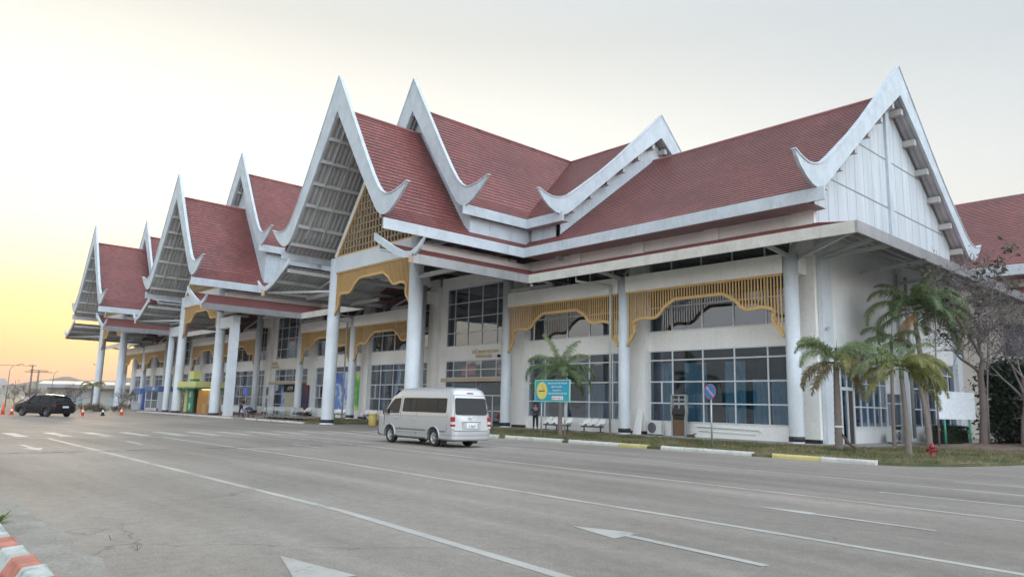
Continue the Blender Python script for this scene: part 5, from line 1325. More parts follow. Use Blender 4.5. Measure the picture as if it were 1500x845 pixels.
palm((-13.55, 41.0, .1), 'tallest palm with a broad green crown and one orange frond, reaching the skirt roof', 6.2, .16, .11,
     [(50,60,2.6,.8,0,.62,.35),(46,35,3.1,.75,0,.66,.3),(40,18,3.2,.75,0,.70,.3),(228,55,2.6,.85,0,.62,.35),(232,30,3.0,.8,0,.64,.3),(226,8,2.7,.95,0,.60,.3),(75,70,2.3,.8,0,.55,.35),(205,72,2.2,.8,0,.55,.35),(320,45,2.3,1.1,4,.55,.4),(350,20,2.3,1.1,4,.55,.4),(260,35,2.4,1.0,4,.55,.4),(140,50,2.3,.9,4,.55,.4),(252,-35,1.9,.5,3,.5,.25),(95,15,2.4,.9,0,.55,.4),(48,0,3.0,.75,0,.66,.3),(30,10,3.0,.9,1,.62,.3),(60,80,2.2,.5,0,.55,.4),(215,-5,2.5,.8,0,.6,.3),(10,45,2.4,.9,0,.55,.4),(300,65,2.0,.9,0,.5,.4)], (-.35,.2), .9, 1.6, 5, fk=1.2)
palm((-14.6, 39.3, .1), 'slim grey-stemmed palm rising behind the young palm with limp grey-green fronds', 4.9, .10, .07,
     [(225,55,1.9,1.2,4,.5,.4),(235,20,2.0,1.1,4,.5,.4),(40,50,1.7,1.3,4,.5,.4),(60,10,1.6,1.1,4,.5,.4),(310,0,1.6,1.0,4,.45,.4),(130,40,1.6,1.2,4,.45,.4),(260,-20,1.5,.8,1,.45,.4)], (.1,.1), .5, 1.3, 7)
palm((-12.1, 36.6, .1), 'leaning palm stem with violet-grey base directly behind the hydrant', 3.3, .13, .08,
     [(45,50,1.6,1.3,1,.42,.5),(60,20,1.7,1.2,1,.42,.5),(30,0,1.6,1.0,1,.42,.5),(225,40,1.5,1.3,0,.42,.5),(80,60,1.4,1.3,0,.40,.5),(320,20,1.5,1.2,1,.40,.5),(50,-20,1.6,.8,1,.4,.5)], (-.35,.1), .4, .2, 9)
palm((-28.5, 29.6, .08), 'bushy dark green palm behind the turquoise notice board', 3.0, .13, .09,
     [(50,68,2.0,1.0,0,.62,.4),(46,40,2.3,1.15,4,.66,.4),(38,15,2.2,1.1,4,.62,.4),(228,62,2.1,1.0,0,.62,.4),(232,38,2.4,1.1,4,.64,.4),(225,10,2.2,1.1,4,.60,.4),(80,78,2.2,.5,0,.55,.5),(200,82,2.3,.4,0,.5,.5),(320,40,1.9,1.2,4,.55,.4),(0,20,1.9,1.2,4,.55,.4),(265,20,1.9,1.2,4,.55,.4),(140,50,1.9,1.0,4,.55,.4),(60,-10,1.8,.9,4,.5,.4),(215,-15,1.8,.8,4,.5,.4),(100,30,1.9,1.1,4,.5,.4)], (.0,.0), .5, 0, 11, fk=1.12)
t = make('dry_sheath', MB().tube([(-13.95,31.9,.75), (-13.6,31.7,.4), (-13.1,31.5,.12)], [.05,.06,.02], 6), plain('dry_sheath_brown', (.09,.06,.045), .9), loc=(-13.6,31.7,.1)); tag(t, 'fallen dry palm sheath propped against the left palm trunk', 'palm sheath')
t = make('cloth_strip', MB().lathe([(.17,.0),(.19,.05),(.17,.1)], (-14.18,32.1,1.02), 12), plain('white_rag', (.6,.6,.58), .8), loc=(-14.18,32.1,1.0)); tag(t, 'white rag tied round the left palm trunk', 'rag')

# ---------------------------------------------------------------- bare and leafy trees
def branch(mb, p, d, L, r, depth, rng, spread=.55, up=.15, tips=None, kids=(2,3), seg=4, bend=.18, minr=.006):
    P = [p.copy()]; q = p.copy(); dd = d.copy()
    for i in range(seg):
        dd = (dd+V((rng.gauss(0,bend), rng.gauss(0,bend), rng.gauss(0,bend)+up*.3))).normalized(); q = q+dd*L/seg; P.append(q.copy())
    rs = [max(minr, r*(1-.42*i/seg)) for i in range(seg+1)]; mb.tube(P, rs, 8 if r > .08 else (5 if r > .02 else 3), caps=False)
    if depth <= 0:
        if tips is not None: tips.append((q, dd))
        return
    for k in range(rng.choice(kids)):
        t = rng.uniform(.35, 1) if k else 1.0; i = min(seg-1, int(t*seg)); o = P[i].lerp(P[i+1], t*seg-i)
        nd = (dd+V((rng.gauss(0,spread), rng.gauss(0,spread), rng.gauss(0,spread*.7)+up))).normalized()
        branch(mb, o, nd, L*rng.uniform(.6,.85), rs[i]*rng.uniform(.5,.72), depth-1, rng, spread, up, tips, kids, seg, bend, minr)
def leaves(mb, tips, n, rad, size, rng):
    for q, d in tips:
        for k in range(n):
            c = q+V((rng.gauss(0,rad), rng.gauss(0,rad), rng.gauss(0,rad))); a = V((rng.gauss(0,1), rng.gauss(0,1), rng.gauss(0,.6)-.3)).normalized(); b = a.cross(V((rng.gauss(0,1),rng.gauss(0,1),1))).normalized(); s = size*rng.uniform(.6,1.2)
            mb.quad(c-b*s*.28, c+a*s*.5-b*s*.22+V((0,0,0)), c+a*s, c+a*s*.5+b*s*.3)
M_BARK = paint('pale_bark', (.20,.155,.135), .85, .35, (.09,.07,.06), 3.0, bmp=.5); M_TWIG = plain('grey_twig', (.19,.165,.16), .85)
def tree(name, label, cat, loc, L, r, depth, seed, mat, trunk_dir=(0,0,1), leafn=0, leafm=None, leafs=.1, rad=.15, spread=.55, up=.15, kids=(2,3), first=None, keep=1.0, minr=.006):
    rng = random.Random(seed); t = thing(name, label, cat, loc); mb = MB(); tips = []
    base = V((0,0,-.05))
    if first:
        P = [base]+[V(p) for p in first]; rs = [r*1.25]+[r*(1-.35*i/len(first)) for i in range(len(first))]; mb.tube(P, rs, 12, caps=False)
        make('trunk', mb, mat, t, local=True); mb = MB()
        for i in range(1, len(P)):
            if i < len(P)-2: continue
            for k in range(3 if i == len(P)-1 else 2): branch(mb, P[i], V((rng.gauss(0,.6), rng.gauss(0,.6), .8)).normalized(), L, rs[i]*.6, depth, rng, spread, up, tips, kids, minr=minr)
        make('branches', mb, M_TWIG, t, local=True)
    else:
        k = MB(); q = base+V(trunk_dir)*L*.5; k.tube([base, base.lerp(q,.5)+V((.03,0,0)), q], [r*1.2, r, r*.85], 10, caps=False); make('trunk', k, mat, t, local=True)
        for j in range(4): branch(mb, q-V((0,0,.02)), V((rng.gauss(0,.6), rng.gauss(0,.6), .7)).normalized(), L*.7, r*.6, depth, rng, spread, up, tips, kids, minr=minr)
        make('branches', mb, M_TWIG, t, local=True)
    if leafn:
        m = MB(); leaves(m, [x for x in tips if rng.random() < keep], leafn, rad, leafs, rng); make('leaves', m, leafm, t, local=True)
    return t
LPur = leaf_mat('purple_green_leaf', (.06,.09,.05), (.14,.10,.08)); LDk = leaf_mat('dark_shrub_leaf', (.012,.028,.014), (.035,.06,.03)); LSeed = leaf_mat('grey_brown_pods', (.085,.07,.07), (.15,.12,.11))
tree('bare_tree', 'pale-barked tree with many bare grey twigs and a few leaves at the right edge', 'tree', (-12.2, 44.9, .1), 2.2, .19, 5, 21, M_BARK, first=[(.05,-.05,1.0),(.12,.0,2.0),(.05,.2,2.9),(.0,.3,3.8),(.1,.6,4.6)], leafn=3, leafm=LSeed, leafs=.13, rad=.22, kids=(2,3,3), keep=.7, spread=.62, up=.12, minr=.011)
tree('bare_tree', 'thin grey-brown tree with a dense haze of dry twigs beyond the blank billboard', 'tree', (-10.4, 44.9, .1), 2.0, .13, 5, 34, M_BARK, first=[(.05,0,1.2),(.2,.1,2.4),(.15,.2,3.6)], leafn=5, leafm=LSeed, leafs=.14, rad=.25, kids=(2,3,3), keep=.9, spread=.7, up=.05, minr=.011)
def sapling(loc, h, lean, seed, label, clusters, mat=LPur, size=.34):
    rng = random.Random(seed); t = thing('tall_sapling', label, 'tree', loc); P = [V((lean[0]*k*k, lean[1]*k*k, h*k)) for k in (0,.25,.5,.75,1)]
    mb = MB().tube(P, [.05,.045,.035,.025,.012], 7)
    lf = MB(); tips = []
    for k in range(clusters):
        z = 1-.45*k/clusters*rng.uniform(.5,1); o = V((lean[0]*z*z, lean[1]*z*z, h*z)); d = V((rng.gauss(0,1), rng.gauss(0,1), .35)).normalized(); q = o+d*rng.uniform(.4,1.1); mb.tube([o, o.lerp(q,.5)+V((0,0,.1)), q], [.02,.015,.008], 5); tips.append((q, d))
    make('trunk', mb, M_TWIG, t, local=True); leaves(lf, tips, 26, .22, size, rng); make('leaves', lf, mat, t, local=True)
sapling((-12.9, 40.4, .1), 8.7, (.2,.6), 5, 'tall thin sapling whose dark leafy top stands against the gable end, left one of two', 6)
sapling((-11.6, 43.6, .1), 9.9, (.7,1.2), 8, 'tall thin sapling with purplish leaves spreading against the far red roof', 8, size=.36)
sapling((-8.9, 43.9, .1), 9.2, (.6,.9), 9, 'spindly sapling with reddish leaf tips at the right edge of the picture', 6, leaf_mat('reddish_leaf', (.09,.03,.03), (.05,.06,.035)))
def shrub(name, label, loc, sx, sy, sz, n, size, mat, seed, cat='shrub'):
    rng = random.Random(seed); t = thing(name, label, cat, loc); mb = MB(); st = MB()
    for k in range(9): 
        a = V((rng.uniform(-sx,sx)*.5, rng.uniform(-sy,sy)*.5, 0)); b = a+V((rng.gauss(0,.2)*sx, rng.gauss(0,.2)*sy, sz*rng.uniform(.5,.9))); st.tube([a, a.lerp(b,.5), b], [.03,.02,.01], 5)
    make('stems', st, M_TWIG, t, local=True)
    cl = [V((rng.uniform(-1,1)*sx, rng.uniform(-1,1)*sy, rng.uniform(.12,1)*sz)) for _ in range(max(14, n//160))]
    cl = [c for c in cl if (c.x/sx)**2*.8+(c.z/sz-.3)**2*1.2 < 1.0] or cl
    for k in range(n):
        c = rng.choice(cl); r_ = .26*min(sx, sz, 1.5)
        p = c+V((rng.gauss(0,r_), rng.gauss(0,r_), rng.gauss(0,r_*.8))); p.z = abs(p.z)
        a = V((rng.gauss(0,1), rng.gauss(0,1), rng.gauss(0,.7))).normalized(); b = a.cross(V((rng.gauss(0,1),rng.gauss(0,1),1))).normalized(); s = size*rng.uniform(.6,1.3)
        mb.quad(p-b*s*.3, p+a*s*.5-b*s*.25, p+a*s, p+a*s*.5+b*s*.3)
    make('leaves', mb, mat, t, local=True)
shrub('shrub', 'large dark evergreen shrub behind the bare tree at the right', (-10.6, 47.6, .1), 1.6, 1.3, 4.3, 26000, .24, LDk, 3)
shrub('shrub', 'dark round shrub at the far right edge beyond the bare trees', (-8.3, 47.5, .1), 1.5, 1.3, 3.3, 18000, .24, LDk, 4)
shrub('shrub', 'low leafy plant on the soil bank at the right edge', (-8.4, 42.6, .15), 1.0, .8, .8, 2600, .15, leaf_mat('plant_green', (.03,.07,.02), (.07,.12,.04)), 6)
# clipped hedge
rng = random.Random(4); t = thing('hedge', 'low clipped dark green hedge behind the posts of the blank billboard', 'hedge', (-13.7, 44.4, .1)); mb = MB()
for k in range(9000):
    x, y, z = rng.uniform(-.45,.45), rng.uniform(-2.1,2.1), rng.uniform(0,.95); e = rng.choice((0,1,2))
    if e == 0: x = math.copysign(.45, x)+rng.gauss(0,.03)
    elif e == 1: z = .95+rng.gauss(0,.035)
    a = V((rng.gauss(0,1), rng.gauss(0,1), rng.gauss(0,.7))).normalized(); b = a.cross(V((rng.gauss(0,1),.3,1))).normalized(); s = .09*rng.uniform(.6,1.3); p = V((x,y,z)); mb.quad(p-b*s*.3, p+a*s*.5-b*s*.25, p+a*s, p+a*s*.5+b*s*.3)
make('leaves', mb, leaf_mat('hedge_leaf', (.02,.04,.018), (.045,.075,.03)), t, local=True); make('stems', MB().box(-.34,.34,-2,2,0,.8), plain('hedge_core', (.02,.025,.015), .9), t, local=True)

# ---------------------------------------------------------------- luggage trolleys, kiosks
M_ALU = plain('trolley_aluminium', (.42,.43,.43), .35, .7)
def trolley(loc, rz, label):
    t = thing('luggage_trolley', label, 'luggage trolley', loc, 'nested luggage trolleys by the kerb', rz)
    f = MB()
    for s in (-1, 1):
        f.tube([(-.35, s*.30, .98), (-.30, s*.30, .2), (.45, s*.26, .17)], .018, 6); f.tube([(-.30, s*.28, .55), (.0, s*.27, .55)], .012, 6)
    f.tube([(-.35,-.30,.98), (-.35,.30,.98)], .022, 6).box(-.30,.45,-.26,.26,.165,.185).tube([(-.32,-.3,.62), (-.32,.3,.62)], .014, 6)
    make('frame', f, M_ALU, t, local=True)
    make('basket', MB().box(-.31,-.29,-.28,.28,.66,.95).box(-.29,-.05,-.28,-.26,.66,.86).box(-.29,-.05,.26,.28,.66,.86).box(-.29,-.05,-.26,.26,.655,.67), M_STEEL, t, local=True)
    for x, y in ((-.22,.25),(-.22,-.25),(.38,0)): make('wheel', MB().lathe([(.05,-.02),(.08,-.015),(.08,.015),(.05,.02)], (x, y, .09), 12, axis='Y'), M_BLACK, t, local=True)
    return t
tr = trolley((-60.3, 27.0, .14), 0, 'metal luggage trolley at the left end of the nested row')
for k in range(1, 15):
    dup(tr, (-60.3+.43*k, 27.0+.12*math.sin(k*1.3), .14), R(rnd.uniform(-2, 2)), 'metal luggage trolley at the right end of the nested row' if k == 14 else 'metal luggage trolley nested inside the row beside the no-parking sign')
# exchange kiosk, yellow and green
t = thing('exchange_kiosk', 'small yellow and green kiosk with a flat canopy under the middle porch', 'kiosk', (-78.0, 27.8, .146))
KW_ = paint('kiosk_cream', (.58,.54,.42), .5, .2, streak=False); KY = paint('kiosk_yellow', (.58,.55,.20), .45, .15, streak=False); KG = paint('kiosk_green', (.02,.20,.11), .4, .15, streak=False); KO = paint('kiosk_orange', (.50,.30,.12), .45, .2, streak=False)
make('kiosk_wall', MB().box(-81.0,-80.8,26.9,29.5,.15,2.9).box(-77.2,-77.1,26.9,27.9,.15,2.74).box(-81,-77.2,28.4,28.6,.15,2.9), KO, t); make('end_panel', MB().box(-77.18,-77.08,27.92,29.3,.15,2.7), KW_, t); make('kiosk_roof', MB().box(-82.4,-75.6,26.0,29.9,2.75,3.35), KY, t, bevel=.04)
make('roof_stripe', MB().box(-82.42,-75.58,25.98,29.92,2.62,2.75), KG, t); make('sign_box', MB().box(-79.3,-78.0,26.6,27.3,3.62,4.45), KY, t); make('sign_base', MB().box(-79.2,-78.1,26.65,27.25,3.35,3.62), KG, t)
make('panel', MB().box(-79.7,-78.0,26.7,26.85,.25,2.7), KG, t); make('door', MB().box(-80.9,-79.8,26.8,26.88,.25,2.65), KY, t); 
sp = MB()
for z in (2.1,.85): sp.poly([(-78.85+.32*math.cos(k*.5)*(1+.25*math.sin(k*1.7)), 26.69, z+.36*math.sin(k*.5)) for k in range(12)])
make('panel_picture', sp, plain('pale_green_print', (.40,.55,.42), .5), t); make('counter', MB().box(-77.5,-75.9,27.3,28.6,.15,1.1), KO, t)
make('lamp', MB().box(-77.2,-76.0,27.2,28.2,2.55,2.6), plain('warm_lamp', (1,.8,.45), .5, emit=2.0), t)
# blue cash machines
KB = paint('booth_blue', (.06,.13,.32), .4, .15, streak=False); KW = paint('booth_grey', (.52,.55,.60), .4, .15, streak=False)
t = thing('cash_machine_booth', 'blue and grey glazed cash machine booth, the wide one farther left than the kiosk', 'cash machine', (-93.2, 27.6, .146))
make('booth_roof', MB().box(-95.3,-90.2,26.9,29.0,2.35,2.95), KB, t, bevel=.03); make('booth_frame', MB().box(-95.2,-95.0,27,29,.15,2.35).box(-90.5,-90.3,27,29,.15,2.35).box(-92.9,-92.75,27,27.1,.15,2.35).box(-95.2,-90.3,27,27.1,.15,.45).box(-95.2,-90.3,27,27.08,1.3,1.37), KW, t)
make('machine', MB().box(-94.6,-93.6,27.5,28.4,.15,2.0).box(-92.2,-91.2,27.5,28.4,.15,2.0), KB, t); make('pane', MB().quad((-95,27.04,.45),(-90.5,27.04,.45),(-90.5,27.04,2.35),(-95,27.04,2.35)), M_GLASS, t)
text_mesh('sign_lettering', 'ATM', .5, M_CW, t, Matrix.Translation((-92.0, 26.88, 2.63)) @ RX, .01)
t = thing('cash_machine', 'narrow blue cash machine under a blue sign beside the last round column', 'cash machine', (-98.6, 27.6, .146))
make('sign_box', MB().box(-100.9,-98.2,27.2,27.8,2.05,2.75), KB, t, bevel=.03); make('machine', MB().box(-99.6,-98.6,27.4,28.4,.15,1.9), KW, t); make('side_panel', MB().box(-97.2,-96.9,27.2,28.8,.15,2.3), KB, t); make('back_panel', MB().box(-96.6,-95.4,28.0,28.1,.15,2.2), KB, t)
t = thing('utility_cabinet', 'small pale grey cabinet standing in front of the cash machines', 'cabinet', (-97.4, 26.6, .146)); make('cabinet_body', MB().box(-98.0,-96.9,26.3,26.9,.15,.95), KW, t, bevel=.02); make('cabinet_lid', MB().box(-98.05,-96.85,26.25,26.95,.95,1.02), KW, t)
# sign over the shop front and hanging direction sign
t = thing('shop_sign', 'black sign board reading ATM over the pale shop front behind the fourth gate column', 'sign', (-74.3, 35.9, 2.9)); b = make('board', MB().box(-76.6,-71.9,35.8,35.95,2.6,3.35), M_BLACK, t); text_mesh('sign_lettering', 'ATM', .62, M_CW, b, Matrix.Translation((-75.0, 35.78, 2.97)) @ RX, .01)
t = T; make('shop_panel', MB().box(-76.6,-71.9,35.96,36.12,.15,2.6), paint('cream_panel', (.52,.50,.36), .5, .2, streak=False), t); make('banner', MB().box(-71.85,-70.75+.3,35.6,35.7,.2,3.3), poster_mat('red_blue_banner', ((.40,(.20,.03,.04)),(.55,(.03,.03,.12)),(.7,(.06,.03,.09))), 5), t)
t = thing('hanging_sign', 'small violet direction sign hanging beside the fourth gate column', 'sign', (-66.4, 27.5, 2.1)); make('board', MB().box(-67.1,-66.2,27.4,27.48,2.05,2.75), plain('violet_blue_plate', (.10,.12,.42), .4), t); make('post', MB().tube([(-66.6,27.5,.14),(-66.6,27.5,2.1)], .03, 8), M_POLE, t)

# ---------------------------------------------------------------- people
navy = paint('navy_cloth', (.02,.03,.07), .8, .1, scale=3, streak=False); blk = paint('black_cloth', (.012,.012,.016), .8, .1, scale=3, streak=False); pale = paint('pale_cloth', (.55,.50,.47), .8, .1, scale=3, streak=False); khaki = paint('khaki_cloth', (.20,.17,.12), .8, .1, scale=3, streak=False)
person((-35.6, 34.6, .14), R(140), stand(.3, (.28,.10,1.15), (.26,-.12,1.10), .05, (1,.1,-.35)), 'person in dark blue clothes standing in front of the wall pier behind the notice board', navy, blk)
person((-63.7, 26.0, .14), R(20), stand(.8, (.42,.12,1.02), (.42,-.10,1.05), .10, (1,0,-.35)), 'person in black leaning over a stroller near the kerb', blk, navy)
person((-73.2, 11.4, 0), R(15), stand(.5, (.40,.14,1.05), (.38,-.14,1.08), .06), 'person in a pale shirt standing at the bonnet of the black SUV', pale, khaki)
t = thing('stroller', 'dark blue covered pushchair with bags hanging on it beside the person in black', 'pushchair', (-62.4, 26.1, .14), rz=R(10))
st = MB()
for s in (-1, 1): st.tube([(-.55, s*.22, 1.0), (-.1, s*.22, .55), (.35, s*.22, .12)], .018, 6).tube([(-.35, s*.22, .12), (.15, s*.22, .6), (.5, s*.2, .62)], .018, 6)
st.tube([(-.55,-.22,1.0),(-.55,.22,1.0)], .022, 6); make('frame', st, M_STEEL, t, local=True)
hm = MB(); 
for i in range(7):
    for j in range(6):
        f = lambda a, b: (.02+.62*math.cos(R(15+150*a/7))*.8, .25*math.sin(R(-90+180*b/6)), .52+.42*math.sin(R(15+150*a/7))*max(.35, math.cos(R(-90+180*b/6))))
        hm.quad(f(i,j), f(i+1,j), f(i+1,j+1), f(i,j+1), smooth=True)
make('hood', hm, navy, t, local=True); make('seat', MB().box(-.2,.5,-.2,.2,.42,.52).box(.4,.75,-.18,.18,.30,.42), blk, t, bevel=.03, local=True)
make('bag', MB().box(-.62,-.40,-.2,.2,.35,.8), paint('grey_bag', (.30,.31,.34), .7, .2, streak=False), t, bevel=.05, local=True)
for x in (-.35, .38):
    for s in (-1, 1): make('wheel', MB().lathe([(.07,-.02),(.11,-.015),(.11,.015),(.07,.02)], (x, s*.24, .11), 16, axis='Y'), M_BLACK, t, local=True)

# ================================================================== BACKGROUND
# second terminal block behind the right end
t = thing('annex_building', 'second red-roofed white terminal block behind the trees at the right', 'building', (10, 62, 0))
mb = MB(); roof_quad(mb, (-24,62.2,12.65), (45,62.2,12.65), (45,76.3,21.6), (-24,76.3,21.6), row=.4); rr_ = make('roof', mb, M_TILE, t)
make('fascia', MB().box(-24,45,62.05,62.2,11.95,12.7), M_FASC, rr_); make('soffit', MB().box(-24,45,62.2,64,11.9,11.95), M_SOFF, rr_)
mb = MB(); roof_quad(mb, (-16.2,59.6,9.9), (45,59.6,9.9), (45,63.9,11.3), (-16.2,63.9,11.3)); r2 = make('skirt_roof', mb, M_TILE, t); make('gutter', MB().box(-16.2,45,59.5,59.6,9.4,9.95), M_GUT, r2)
make('wall', MB().box(-16.5,45,64,64.3,0,11.9), M_WHITE, t)
for x0 in (-15.6,-9.0,-2.4,4.2):
    window(x0, x0+5.6, .9, 4.9, [x0+1.4,x0+2.8,x0+4.2], [2.2,3.5], 63.95, M_GLASS, 'X', par=t); window(x0, x0+5.6, 6.2, 8.6, [x0+1.4,x0+2.8,x0+4.2], [7.4], 63.95, M_GLASS, 'X', par=t)
for x0 in (-16.4, -9.7, -3.1, 3.5): make('pilaster', MB().box(x0, x0+.7, 63.6, 64, 0, 11.5), M_WHITE, t)
make('rear_wall', MB().box(-24,-16.5,64.5,64.8,0,12), M_WHITE, t)

# warehouse behind the far columns
t = thing('warehouse', 'long pale grey warehouse with a wide roof band behind bare trees, far left', 'building', (-150, 40, 0))
A, B = V((-147.5, 25.2, 0)), V((-137, 62, 0)); d = (B-A).normalized(); n = V((-d.y, d.x, 0)); 
if n.x > 0: n = -n
def Q(a, z, o=0): p = A+d*a+n*o; return (p.x, p.y, z)
L_ = (B-A).length
MWH = paint('warehouse_wall', (.50,.48,.45), .7, .3); MWR = paint('warehouse_roof', (.36,.36,.37), .5, .3)
make('wall', MB().quad(Q(.8,0), Q(L_,0), Q(L_,3.1), Q(.8,3.1)).quad(Q(.8,0,0), Q(.8,0,12), Q(.8,3.4,12), Q(.8,3.1,0)), MWH, t)
make('roof', MB().quad(Q(-.6,3.55,-1.2), Q(L_,3.9,-1.2), Q(L_,4.6,7), Q(-.6,4.2,7)).quad(Q(-.6,2.95,-1.2), Q(L_,3.1,-1.2), Q(L_,3.9,-1.2), Q(-.6,3.55,-1.2)).quad(Q(-.6,2.95,-1.2), Q(L_,3.1,-1.2), Q(L_,3.0,0), Q(-.6,3.0,0)), MWR, t)
for a in (4, 10, 16, 22, 28): make('door', MB().quad(Q(a,.1,-.05), Q(a+2.6,.1,-.05), Q(a+2.6,1.6,-.05), Q(a,1.6,-.05)), paint('pale_blue_door', (.42,.52,.56), .6, .2), t)
make('downpipe', MB().tube([Q(1.2,2.9,-.9), Q(1.2,2.4,-.2), Q(1.2,0,-.2)], .08, 6), MWH, t)
# shed at the left edge
t = thing('open_shed', 'brown-grey shed with overhanging tin roof at the left edge', 'shed', (-91, 9, 0))
make('wall', MB().box(-94,-90,4,11.0,0,2.5), paint('shed_wall', (.20,.16,.15), .8, .3), t); make('roof', MB().prism([(-95.5,2.75),(-89,2.45),(-89,2.55),(-92.5,3.25),(-95.5,3.0)], lambda p: (p[0], 3.5, p[1]), lambda p: (p[0], 12.4, p[1])), paint('shed_roof', (.40,.33,.31), .6, .3), t); make('post', MB().box(-89.5,-89.35,11.9,12.05,0,2.5), M_STEEL, t)
# street lamps and power poles
def lamp(x, y, h, arm, label, two=False):
    t = thing('street_lamp', label, 'street lamp', (x, y, 0), 'street lamps beyond the car park')
    make('pole', MB().tube([(0,0,0),(0,0,h*.86),(0,arm*.2,h*.95),(0,arm*.9,h)], [.07,.05,.045,.035], 8), M_POLE, t, local=True); make('lamp_head', MB().box(-.12,.12,*sorted((arm*.8, arm*1.25)),h-.02,h+.1), M_STEEL, t, bevel=.03, local=True)
lamp(-109, 15.0, 5.35, 1.1, 'street lamp with one arm over the small shed'); lamp(-109.5, 12.2, 5.3, 1.3, 'street lamp cut by the left picture edge'); lamp(-118.1, 21.4, 4.95, .4, 'small street lamp in front of the warehouse roof'); lamp(-117.1, 26.5, 6.1, -.5, 'street lamp seen just left of the farthest column')
def ppole(x, y, h, ars, label):
    t = thing('power_pole', label, 'power pole', (x, y, 0)); make('pole', MB().tube([(0,0,0),(0,0,h)], [.16,.12], 8), plain('concrete_pole', (.22,.19,.17), .8), t, local=True)
    for z, w in ars: make('crossarm', MB().box(-.06,.06,-w,w,z-.06,z+.06), plain('wood_arm', (.16,.12,.10), .8), t, local=True)
ppole(-138.3, 22.0, 6.35, [(6.25,.5)], 'taller wooden power pole carrying the wire at the left'); ppole(-138.1, 22.9, 5.6, [(5.25,1.9),(5.5,1.3)], 'shorter power pole with wide cross-arms, left of the warehouse')
t = make('power_line', MB().tube([(-138.3,22.0,6.2),(-132,17,5.9),(-125,11,5.95),(-118,4,6.1)], .03, 4), M_BLACK); tag(t, 'power line running left from the taller pole', 'power line')
for i, (x, y, L, s, lab) in enumerate(((-86, 12.6, 1.5, 51, 'bare bushy tree behind the person and the SUV bonnet'), (-92, 15.2, 1.3, 52, 'bare shrubby tree behind the SUV roof'), (-95, 19.3, 1.5, 53, 'bare tree right of the SUV, in front of the warehouse'), (-96, 24.5, 1.35, 54, 'bare tree between the two farthest columns'), (-101, 20.5, 1.5, 55, 'leafless tree against the pale warehouse wall'), (-108, 33.0-4, 1.4, 56, 'bare tree behind the farthest round column pair'))):
    tree('bare_tree', lab, 'tree', (x, y, 0), L, .09, 4, s, M_BARK, leafn=3, leafm=leaf_mat('dry_olive_leaf', (.07,.07,.035), (.13,.11,.07)), leafs=.12, rad=.2, kids=(2,3), keep=.5, spread=.7, minr=.014)
palm((-97.9, 21.9, 0), 'small drooping palm beside the farthest column', 2.7, .13, .1, [(60,40,1.6,1.3,2,.4,.5),(40,10,1.7,1.2,1,.4,.5),(240,40,1.6,1.3,2,.4,.5),(225,10,1.7,1.2,1,.4,.5),(0,30,1.5,1.3,1,.4,.5),(120,40,1.5,1.2,2,.4,.5),(300,20,1.5,1.2,1,.4,.5)], (0,0), .3, 0, 31)
for i, (x, y, sx, sz, lab) in enumerate(((-101, 27.8, 1.8, 1.0, 'low brown shrub bed beyond the farthest columns'), (-88, 17.5, 2.0, .7, 'low dry shrubs behind the SUV tail'), (-91, 21.0, 1.8, .7, 'low dry shrubs left of the farthest column'))):
    shrub('shrub', lab, (x, y, 0), sx, 1.6, sz, 1500, .16, leaf_mat('dry_shrub_leaf', (.10,.08,.04), (.16,.13,.07)), 60+i)
# distant hills, also mirrored in the glazing from behind the camera
def hills(az0, az1, dist, hf, name='hills', seed=0, depth=500):
    mb = MB(); n = 90; rows = 7; G_ = []
    for i in range(n+1):
        a = az0+(az1-az0)*i/n; row = []
        for j in range(rows+1):
            rr_ = dist+depth*j/rows; k = math.sin(math.pi*.5*j/rows); h = hf(i/n)*k*(1+.25*noise.noise(V((i*.22+seed, j*.6, seed)))); row.append((rr_*math.cos(a), rr_*math.sin(a), -4+h))
        G_.append(row)
    for i in range(n):
        for j in range(rows): mb.quad(G_[i][j], G_[i+1][j], G_[i+1][j+1], G_[i][j+1], smooth=True)
    return structure(name, mb, ground_mat('hill_forest'+str(seed), (.025,.04,.025), (.045,.06,.035), (.07,.075,.045), .01))
hills(R(152), R(180), 2000, lambda s: 16+66*math.exp(-((s-.36)/.12)**2)+34*math.exp(-((s-.60)/.12)**2)+8*noise.noise(V((s*9, 0, 0))), seed=1, depth=300)
hills(R(188), R(352), 1500, lambda s: 160+90*noise.noise(V((s*7, 1, 0)))+35*noise.noise(V((s*22, 2, 0))), seed=2)

# ================================================================== AIR, SKY, SUN, CAMERA
hz = make('haze', MB().box(-2400, 700, -2300, 1400, -6, 330), None) if False else None
HAZE = .00028
if HAZE:
    m = bpy.data.materials.new('thin_evening_haze'); m.use_nodes = True; nt = m.node_tree; nt.nodes.clear(); o = nt.nodes.new('ShaderNodeOutputMaterial'); pv = nt.nodes.new('ShaderNodeVolumePrincipled')
    pv.inputs['Color'].default_value = (1.0,.90,.84,1); pv.inputs['Density'].default_value = HAZE; pv.inputs['Anisotropy'].default_value = .2; nt.links.new(pv.outputs[0], o.inputs['Volume'])
    hz = make('haze', MB().box(-2400, 2400, -2400, 2400, -6, 330), m); hz['kind'] = 'stuff'

